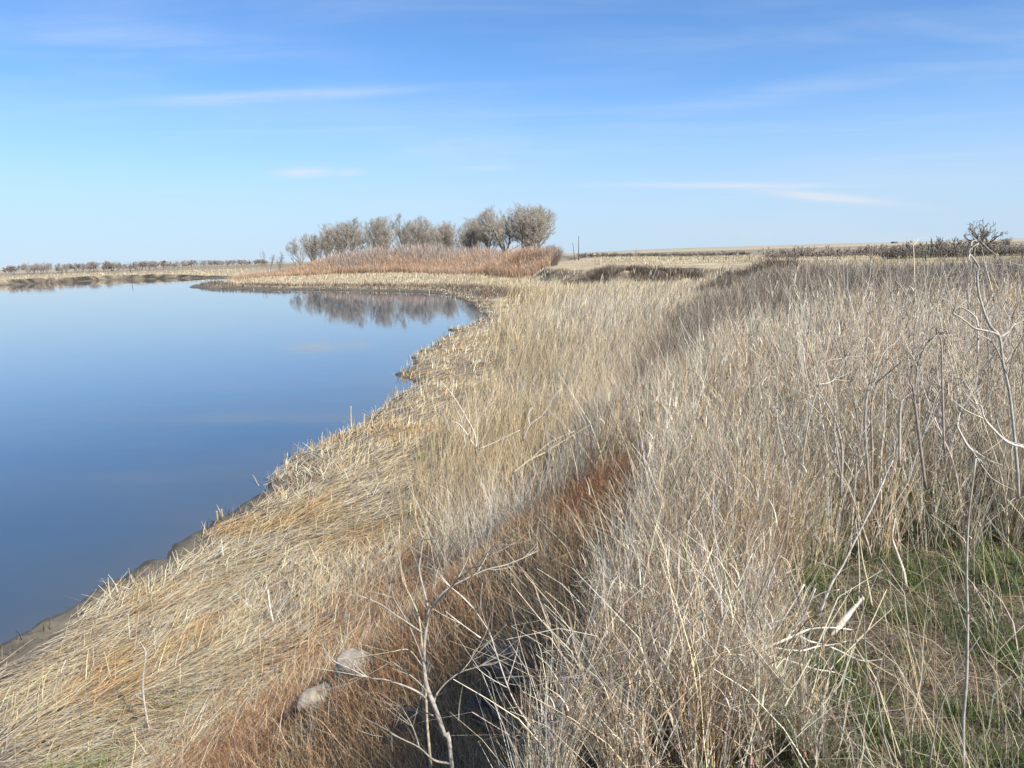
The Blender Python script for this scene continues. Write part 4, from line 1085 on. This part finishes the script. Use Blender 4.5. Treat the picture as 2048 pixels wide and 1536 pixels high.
# fallen branch on the bare patch
def fallen():
    rnd = random.Random(9)
    L = [([(430, 1090, 3.0), (500, 1040, 3.0), (585, 1003, 3.03), (640, 980, 3.05), (700, 950, 3.06), (770, 920, 3.07), (840, 890, 3.08), (900, 865, 3.09), (1000, 858, 3.10), (1100, 868, 3.08)], 10, 3),
         ([(640, 985, 3.05), (720, 895, 3.10), (780, 800, 3.18), (870, 650, 3.30)], 5.5, 3.5),
         ([(785, 910, 3.07), (850, 830, 3.12), (890, 750, 3.2), (925, 670, 3.27)], 5, 3), ([(888, 730, 3.2), (960, 690, 3.24), (1040, 675, 3.27)], 3, 1.8),
         ([(840, 895, 3.08), (900, 925, 3.06), (980, 945, 3.05), (1060, 980, 3.03), (1120, 1010, 3.02), (1180, 1020, 3.02), (1250, 1010, 3.04)], 5, 2.4),
         ([(720, 955, 3.06), (850, 970, 3.05), (930, 950, 3.05), (1010, 940, 3.06), (1075, 925, 3.08)], 4.5, 2.4),
         ([(640, 985, 3.04), (740, 1000, 3.03), (850, 1035, 3.02), (930, 1060, 3.0), (1020, 1075, 2.99), (1080, 1110, 2.98), (1115, 1135, 2.97)], 4.5, 2),
         ([(1020, 1075, 2.99), (1070, 1095, 2.99), (1120, 1110, 3.0)], 2.5, 1.6), ([(1120, 1008, 3.02), (1150, 990, 3.05), (1180, 980, 3.07)], 2.5, 1.4),
         ([(930, 1035, 3.0), (880, 1080, 2.97), (860, 1130, 2.95)], 3, 2)]
    parts = []
    for pts, w0, w1 in L:
        q = [at(1248 + X * .414, 900 + Y * .414, z) for X, Y, z in pts]; n = len(q)
        D = q[0][1]
        r = [(w0 + (w1 - w0) * i / (n - 1)) * D / F / 2 for i in range(n)]
        parts.append(poly_tube('', q, r, None, col=WHT * rnd.uniform(1.0, 1.2), res=4, sides=6))
    root = empty('fallen_branch', at(1248 + 585 * .414, 900 + 1003 * .414, 3.0))
    b = root.location.copy()
    o1 = join('limb', parts[:1], M_bark, root); o2 = join('branches', parts[1:], M_bark, root)
    for o in (o1, o2): o.matrix_parent_inverse = Matrix.Translation(-b)
    tag(root, 'bleached forked branch lying at the edge of the bare patch', 'branch')
    # bleached plank
    a, c = at(1248 + 1003 * .414, 900 + 905 * .414, 2.96), at(1248 + 1158 * .414, 900 + 718 * .414, 3.06)
    d = nrm(c - a); s = nrm(np.cross(d, [0, 0, 1])); up = np.cross(s, d)
    L_ = np.linalg.norm(c - a); nseg = 8; V, fl, sz = [], [], []
    for i in range(nseg + 1):
        t = i / nseg; wv = .003 + .009 * math.sin(min(1, t * 1.15) ** .6 * math.pi * .97) + rnd.uniform(-.002, .002)
        o_ = a + d * L_ * t + up * .004 * math.sin(t * 4)
        V += [o_ - s * wv, o_ + s * wv, o_ + s * wv * .9 + up * .013, o_ - s * wv * .9 + up * .016]
    for i in range(nseg):
        for k in range(4): fl += [i * 4 + k, i * 4 + (k + 1) % 4, i * 4 + 4 + (k + 1) % 4, i * 4 + 4 + k]; sz.append(4)
    fl += [3, 2, 1, 0, nseg * 4, nseg * 4 + 1, nseg * 4 + 2, nseg * 4 + 3]; sz += [4, 4]
    o = join('wood_splinter', [(np.array(V), fl, sz, np.tile(C(.52, .47, .39), (len(V), 1)))], M_bark)
    tag(o, 'flat bleached splinter of wood lying beside the fallen branch', 'wood piece')
fallen()
HX = 'stalk'
hero = [
    ([([(940, 800), (1000, 650), (1050, 570), (1120, 430), (1210, 250), (1270, 110), (1300, 50)], 6, 2.2), ([(1250, 170), (1265, 120), (1262, 60)], 2, 1)], 3.0, WHT * .85, S8, 'long pale stalk leaning right above the fallen branch'),
    ([([(1200, 770), (1175, 640), (1150, 520), (1135, 380), (1130, 250)], 5, 2.2)], 3.35, YEL, S8, 'thin yellow stalk rooted on bare soil, left of the thicker bent one'),
    ([([(1365, 682), (1350, 590), (1320, 500), (1295, 420), (1310, 330)], 8, 3)], 3.55, GRY * 1.2, S8, 'thick bent stalk standing on the bare soil patch'),
    ([([(1640, 1536), (1640, 1300), (1655, 1100), (1660, 800), (1655, 600), (1665, 330), (1700, 40)], 8, 4), ([(1655, 880), (1600, 700), (1580, 640)], 2.5, 1.2), ([(1660, 800), (1700, 700), (1750, 665)], 2.5, 1.2)], 1.9, GRY * .8, S8, 'tall grey stalk in the right foreground running up past the bare patch'),
    ([([(1300, 1536), (1260, 1400), (1240, 1300), (1215, 1150), (1175, 1070), (1160, 840), (1150, 700)], 5, 2)], 1.95, DRK, S8, 'dark thin stalk crossing in front of the bare soil'),
    ([([(1470, 1536), (1530, 1250), (1620, 1050), (1720, 900)], 4, 2)], 1.9, DRK * 1.2, S8, 'dark thin stalk leaning right in the bottom right corner'),
    ([([(360, 1536), (385, 1300), (430, 1050), (470, 850), (540, 680), (620, 500)], 5, 2), ([(430, 1050), (500, 980), (520, 900)], 2, 1)], 2.4, GRY * 1.15, S8, 'pale stalk curving right in front of the tall grass, bottom centre right'),
    ([([(490, 1536), (500, 1200), (560, 920), (660, 700), (740, 520), (790, 350), (805, 150)], 6, 2.4)], 2.5, DRK * 1.3, S8, 'long dark leaning stalk in front of the tall grass'),
    ([([(1000, 1470), (965, 1200), (940, 1000), (925, 880)], 7, 4.5)], 3.6, DRK * 1.1, SR, 'stout dark broken topped stalk in the middle of the right hand weeds'),
    ([([(515, 1520), (525, 1270), (505, 1150), (480, 1070), (400, 925)], 6, 2.4), ([(515, 1400), (480, 1150), (483, 1060)], 3.5, 2)], 3.6, GRY * .9, SR, 'bent grey stalk with two kinks in the right hand weeds'),
    ([([(680, 1500), (655, 1150), (660, 980), (680, 880), (700, 780), (705, 640)], 6, 1.8), ([(690, 870), (760, 700), (830, 640), (870, 575)], 2.6, 1), ([(700, 770), (650, 700), (560, 640)], 2, 1)], 4.0, GRY * .9, SR, 'grey stalk forking into a thin spray at its top'),
    ([([(690, 1500), (695, 1250), (690, 1020), (720, 880), (780, 820), (850, 760)], 5, 2), ([(720, 880), (700, 790), (740, 700)], 2.4, 1.1)], 4.1, DRK * 1.3, SR, 'dark stalk with a curved top beside the grey forking one'),
    ([([(850, 1350), (855, 1020), (880, 960), (930, 920)], 5, 2.2)], 3.8, GRY * .9, SR, 'slim grey stalk bent right at its top'),
    ([([(240, 1530), (200, 1300), (160, 1120), (150, 1020)], 4.5, 2), ([(265, 1250), (220, 1150), (170, 1080)], 3, 1.5)], 3.7, GRY, SR, 'leftmost pale forked stalk standing in the tall grass'),
    ([([(290, 1420), (310, 1230), (335, 1080), (370, 950), (390, 880), (430, 790)], 4.5, 1.6), ([(390, 880), (480, 850), (560, 700)], 2, 1), ([(390, 890), (420, 760), (520, 730)], 1.8, 1)], 3.9, WHT * .9, SR, 'pale slender stalk with spreading thin top in the tall grass'),
    ([([(1555, 1236), (1470, 1210), (1400, 1150), (1335, 1075), (1315, 1000), (1275, 985)], 4.8, 2.4), ([(1555, 1225), (1450, 1190), (1330, 1070)], 3.4, 2)], 2.9, WHT * .95, SR, 'bleached branch arching in from the right edge'),
    ([([(930, 1000), (960, 750), (1000, 650), (1020, 500), (1060, 430), (1160, 330)], 3.5, 1.4), ([(940, 780), (1010, 640), (1060, 600)], 2, 1)], 4.4, DRK * 1.4, SR, 'thin dark stalk rising high with a tip bent right'),
    ([([(1105, 1250), (1100, 1100), (1095, 900), (1088, 640), (1065, 595)], 5, 3), ([(1065, 595), (1060, 560), (1085, 585), (1120, 575)], 4, 1.6), ([(1065, 595), (1010, 660), (960, 740)], 2.6, 1.2)], 4.0, DRK * 1.3, SR, 'dark stalk with a small hooked crown'),
    ([([(1180, 1120), (1210, 1180), (1240, 1230), (1270, 1262)], 4, 6), ([(1180, 1120), (1195, 1040), (1230, 980)], 3.5, 2)], 3.0, WHT * .9, SR, 'short curved bleached stem near the right edge'),
]
for i, (br, Y, c, fr, lab) in enumerate(hero):
    px_branches('dead_stalk', br, Y, c, lab, 'stalk', seed=20 + i, twig=1 if i < 8 else 3, root_down=.0 if fr is SR and i not in (15, 18) else None, **fr)
px_branches('crooked_dead_stem', [
    ([(1530, 1530), (1520, 1350), (1480, 950), (1440, 760), (1420, 610), (1370, 550), (1330, 460), (1300, 350), (1293, 250), (1301, 210), (1270, 160), (1245, 130), (1262, 100), (1300, 78)], 6, 3.2),
    ([(1420, 605), (1400, 590), (1350, 575), (1280, 560), (1240, 530), (1200, 500), (1165, 480), (1160, 460), (1232, 400)], 4.5, 2),
    ([(1425, 610), (1470, 580), (1495, 545), (1512, 535)], 4.5, 3), ([(1440, 760), (1380, 640), (1290, 590)], 3.5, 1.6),
    ([(1295, 700), (1298, 560), (1285, 500), (1240, 460), (1195, 440), (1190, 472)], 4, 2),
    ([(1262, 112), (1262, 70), (1280, 60)], 3, 1.5), ([(1252, 135), (1245, 165), (1262, 185)], 3, 1.5), ([(1470, 850), (1500, 700), (1555, 620)], 3.5, 1.4),
    ([(1262, 95), (1290, 70), (1310, 62)], 3, 2)],
    3.3, WHT * .72, 'tall crooked pale stem reaching above the skyline at the right edge', 'dead stem', root_down=0., seed=60, **SR)
px_branches('tall_seed_stalk', [([(1833, 640), (1830, 580), (1828, 520), (1826, 490), (1825, 478)], 2.4, 1.2), ([(1826, 492), (1818, 484), (1814, 476)], 1.5, 1), ([(1826, 492), (1834, 482), (1836, 474)], 1.5, 1)],
    14, YEL, 'tall pale seed stalk standing above the brush left of the lone tree', 'stalk', seed=62, root_down=0)
px_branches('dark_bare_branch', [([(1428, 662), (1420, 640), (1405, 620), (1390, 612), (1375, 610)], 3.4, 1.4), ([(1420, 642), (1400, 636), (1372, 622), (1355, 612)], 2.6, 1.2), ([(1412, 628), (1398, 614), (1380, 606)], 1.8, 1)],
    16, DRK * .6, 'dark bare branch sticking up from the brush on the slope', 'branch', seed=63, root_down=.1)
px_branches('pale_dead_tree', [([(1545, 640), (1545, 600), (1542, 575), (1540, 560)], 3, 1.4), ([(1542, 590), (1530, 575), (1524, 565)], 2, 1), ([(1543, 590), (1552, 572), (1555, 562)], 2, 1)],
    15, WHT, 'small white forked dead tree in the grey brush of the ravine', 'dead tree', seed=64, root_down=.1)
px_branches('pale_dead_stalk', [([(1455, 700), (1470, 670), (1482, 645), (1490, 632)], 3, 1.4), ([(1476, 656), (1490, 650), (1500, 646)], 2, 1), ([(1470, 670), (1460, 650), (1455, 640)], 1.8, 1)],
    11, WHT, 'pale forked dead stalk leaning right at the edge of the ravine', 'stalk', seed=65, root_down=.05)
px_branches('snapped_stalk', [([(288, 1400), (286, 1360), (290, 1325), (292, 1302)], 4.5, 4), ([(292, 1302), (284, 1290), (282, 1286)], 4, 2), ([(292, 1300), (304, 1290), (312, 1286)], 2.5, 1.2)],
    6.6, WHT * .7, 'short snapped pale stalk standing in the mat at the lower left', 'stalk', seed=66, twig=0, root_down=.02)
px_branches('forked_stalk', [([(548, 1252), (540, 1215), (536, 1180)], 4.5, 4), ([(548, 1250), (560, 1215), (590, 1170), (610, 1145)], 2.6, 1.4), ([(545, 1240), (525, 1190), (510, 1160)], 2.6, 1.2)],
    8.5, WHT * .95, 'pale forked stalk standing where the mat meets the rusty weeds', 'stalk', seed=67, twig=0, root_down=.02)
px_branches('dead_bush', [([(952, 905), (950, 870), (930, 830), (905, 790), (880, 760)], 3.0, 1.0), ([(952, 905), (955, 860), (952, 820), (950, 780)], 2.8, 1.0), ([(950, 900), (975, 860), (990, 810)], 2.4, 1.0),
     ([(948, 890), (920, 850), (895, 840)], 3, 1.2), ([(955, 900), (1000, 880), (1040, 860)], 3, 1.4), ([(930, 890), (925, 850), (915, 820)], 3, 1.2), ([(940, 880), (938, 820), (930, 780)], 3, 1.2)],
    12.5, WHT * .95, 'bleached dead bush with upright stems on the low bench', 'dead bush', seed=68, twig=4, root_down=0.0)
px_branches('long_pole_branch', [([(1024, 948), (1060, 920), (1090, 905), (1130, 880), (1180, 850)], 3.6, 1.8), ([(1060, 920), (1100, 885), (1150, 862)], 2.4, 1.2), ([(1090, 905), (1120, 880), (1140, 860)], 2, 1)],
    11.5, YEL * 1.15, 'long pale fallen branch slanting up right over the grey reeds', 'branch', seed=69, twig=2)
px_branches('pale_dead_stalk', [([(1045, 882), (1060, 850), (1085, 830), (1110, 790), (1122, 778)], 3.6, 1.6), ([(1085, 830), (1112, 828)], 2, 1), ([(1060, 850), (1056, 830), (1066, 815)], 2, 1)],
    12.5, WHT * .9, 'pale crooked stalk among the grey reeds behind the long fallen branch', 'stalk', seed=70, root_down=0)
for k_, (pts, lab) in enumerate([([(704, 868), (702, 840), (702, 812)], 'tall single reed standing alone at the waterline'), ([(436, 1043), (434, 1030), (433, 1022)], 'left one of two reed stumps in the mud at the waterline'),
                ([(446, 1038), (444, 1028), (443, 1018)], 'right one of two reed stumps in the mud at the waterline'), ([(733, 862), (745, 835), (768, 815)], 'reed bending right over the water')]):
    p = at(pts[0][0], pts[0][1], .05)
    px_branches('reed_stem', [(pts, 2.6 if k_ in (0, 3) else 5, 1.2 if k_ in (0, 3) else 4)], p[1], STRAW * (1.1 if k_ in (0, 3) else .6), lab, 'reed', seed=75 + k_, twig=0)

# random weed stalks of the right hand stand
def weed_protos():
    out = []
    for s in range(7):
        rnd = random.Random(100 + s); H = rnd.uniform(1.1, 1.5); n = 8
        p = np.array([0., 0, -.05]); d = np.array([rnd.gauss(0, .06), rnd.gauss(0, .06), 1]); q = [p]
        for i in range(n):
            d = nrm(d + np.array([rnd.gauss(0, .09), rnd.gauss(0, .09), .05])); p = p + d * H / n; q.append(p)
        col = [GRY, DRK * 1.4, WHT * .85, YEL * .9, GRY * .8, GRY * 1.2, DRK * 1.2][s]
        r = [.0068 * (1 - .7 * i / n) for i in range(n + 1)]
        st = [poly_tube('', q, r, None, col=col, res=3, sides=6)]; br = []
        for k in range(rnd.randint(6, 12)):
            i = rnd.randint(4, n); b = q[i]; a = rnd.uniform(0, 6.28)
            e = nrm(np.array([math.cos(a) * .6, math.sin(a) * .6, 1])); L = rnd.uniform(.12, .34) * (1 - .4 * (i / n))
            m = b + e * L * .55; t = m + nrm(e + np.array([rnd.gauss(0, .3), rnd.gauss(0, .3), .3])) * L * .45
            br.append(poly_tube('', [b, m, t], [.0028, .0020, .0012], None, col=col * 1.05, res=3, sides=4))
            for _ in range(2):
                u = m + nrm(np.array([rnd.gauss(0, .6), rnd.gauss(0, .6), .8])) * L * .35
                br.append(poly_tube('', [m, u], [.0015, .0009], None, col=col * 1.05, res=1, sides=4))
        root = empty('weed_stalk'); join('stem', st, M_bark, root); join('branches', br, M_bark, root); out.append(root)
    return out
def weeds():
    pr = weed_protos(); rnd = random.Random(12); j = 0; tries = 0
    while j < 165 and tries < 4000:
        tries += 1
        if j < 105:
            D = rnd.uniform(3.9, 8.5); px = 1540 + 560 * rnd.random() ** .7
        else:
            D = rnd.uniform(4.3, 6.2); px = rnd.uniform(1880, 2120)
        p = aty(px, 900, D)
        if patch_c(np.array([p[0]]), np.array([p[1]]))[0] > .1: continue
        o = place(pr[j % 7], p[0], p[1], rnd.uniform(0, 6), rnd.uniform(.62, 1.0), ['grey', 'dark grey', 'pale bleached', 'yellowish', 'dull grey', 'light grey', 'dark'][j % 7] + ' leafless weed stalk standing in the tall grass at the right', 'weed stalk', 'weed stalks standing in the right hand grass')
        o.rotation_euler[0] = rnd.gauss(0, .10); o.rotation_euler[1] = rnd.gauss(0, .12)
        j += 1
weeds()

# ------------------------------------------------------------------ stones
def stone(px, py, z, sx, sy, sz, rz, seed, label, col=C(.34, .30, .235), sink=.3):
    import bmesh
    bm = bmesh.new(); bmesh.ops.create_icosphere(bm, subdivisions=4, radius=1)
    rnd = np.random.default_rng(seed)
    pl = [(nrm(rnd.normal(0, 1, 3)), rnd.uniform(.6, .88)) for _ in range(14)]
    co = np.array([v.co[:] for v in bm.verts])
    for nn, d in pl:
        t = co @ nn - d; co -= np.where(t > 0, t * .92, 0)[:, None] * nn
    co += (fbm(co[:, 0] * 3 + seed, co[:, 1] * 3 + co[:, 2] * 2, 7)[:, None] - .5) * .22 + (fbm(co[:, 0] * 9 + seed, co[:, 1] * 9 + co[:, 2] * 7, 8)[:, None] - .5) * .06
    co *= np.array([sx, sy, sz]); c, s = math.cos(rz), math.sin(rz)
    co[:, :2] = co[:, :2] @ np.array([[c, s], [-s, c]])
    fl = [v.index for f in bm.faces for v in f.verts]; szs = [3] * len(bm.faces); bm.free()
    o = mesh_np('stone', co, fl, szs, np.tile(col, (len(co), 1)), M_stone, None, True)
    p = ground_at(px, py); o.location = (p[0], p[1], gz(p[0], p[1]) + sz * (1 - 2 * sink))
    return tag(o, label, 'stone')
M_stone = foliage_mat('stone', 0, .9, .35, 14)
stone(645, 1408, 1.15, .19, .12, .12, .35, 3, 'flat pale stone in the grass, the lower left of two', sink=.36)
stone(712, 1352, 1.15, .20, .15, .15, -.3, 5, 'pale angular stone in the grass, the upper right of two', sink=.34)
stone(1045, 1370, 2.0, .24, .22, .20, .6, 8, 'boulder with painted shade in the shaded hollow under the bank edge', C(.07, .065, .06), sink=.3)  # shade of the hollow put into the boulder colour
stone(985, 1450, 1.7, .15, .13, .13, .2, 9, 'small stone with painted shade below the boulder in the shaded hollow', C(.07, .065, .06), sink=.3)  # darkened like the boulder, standing in for the hollow's shade
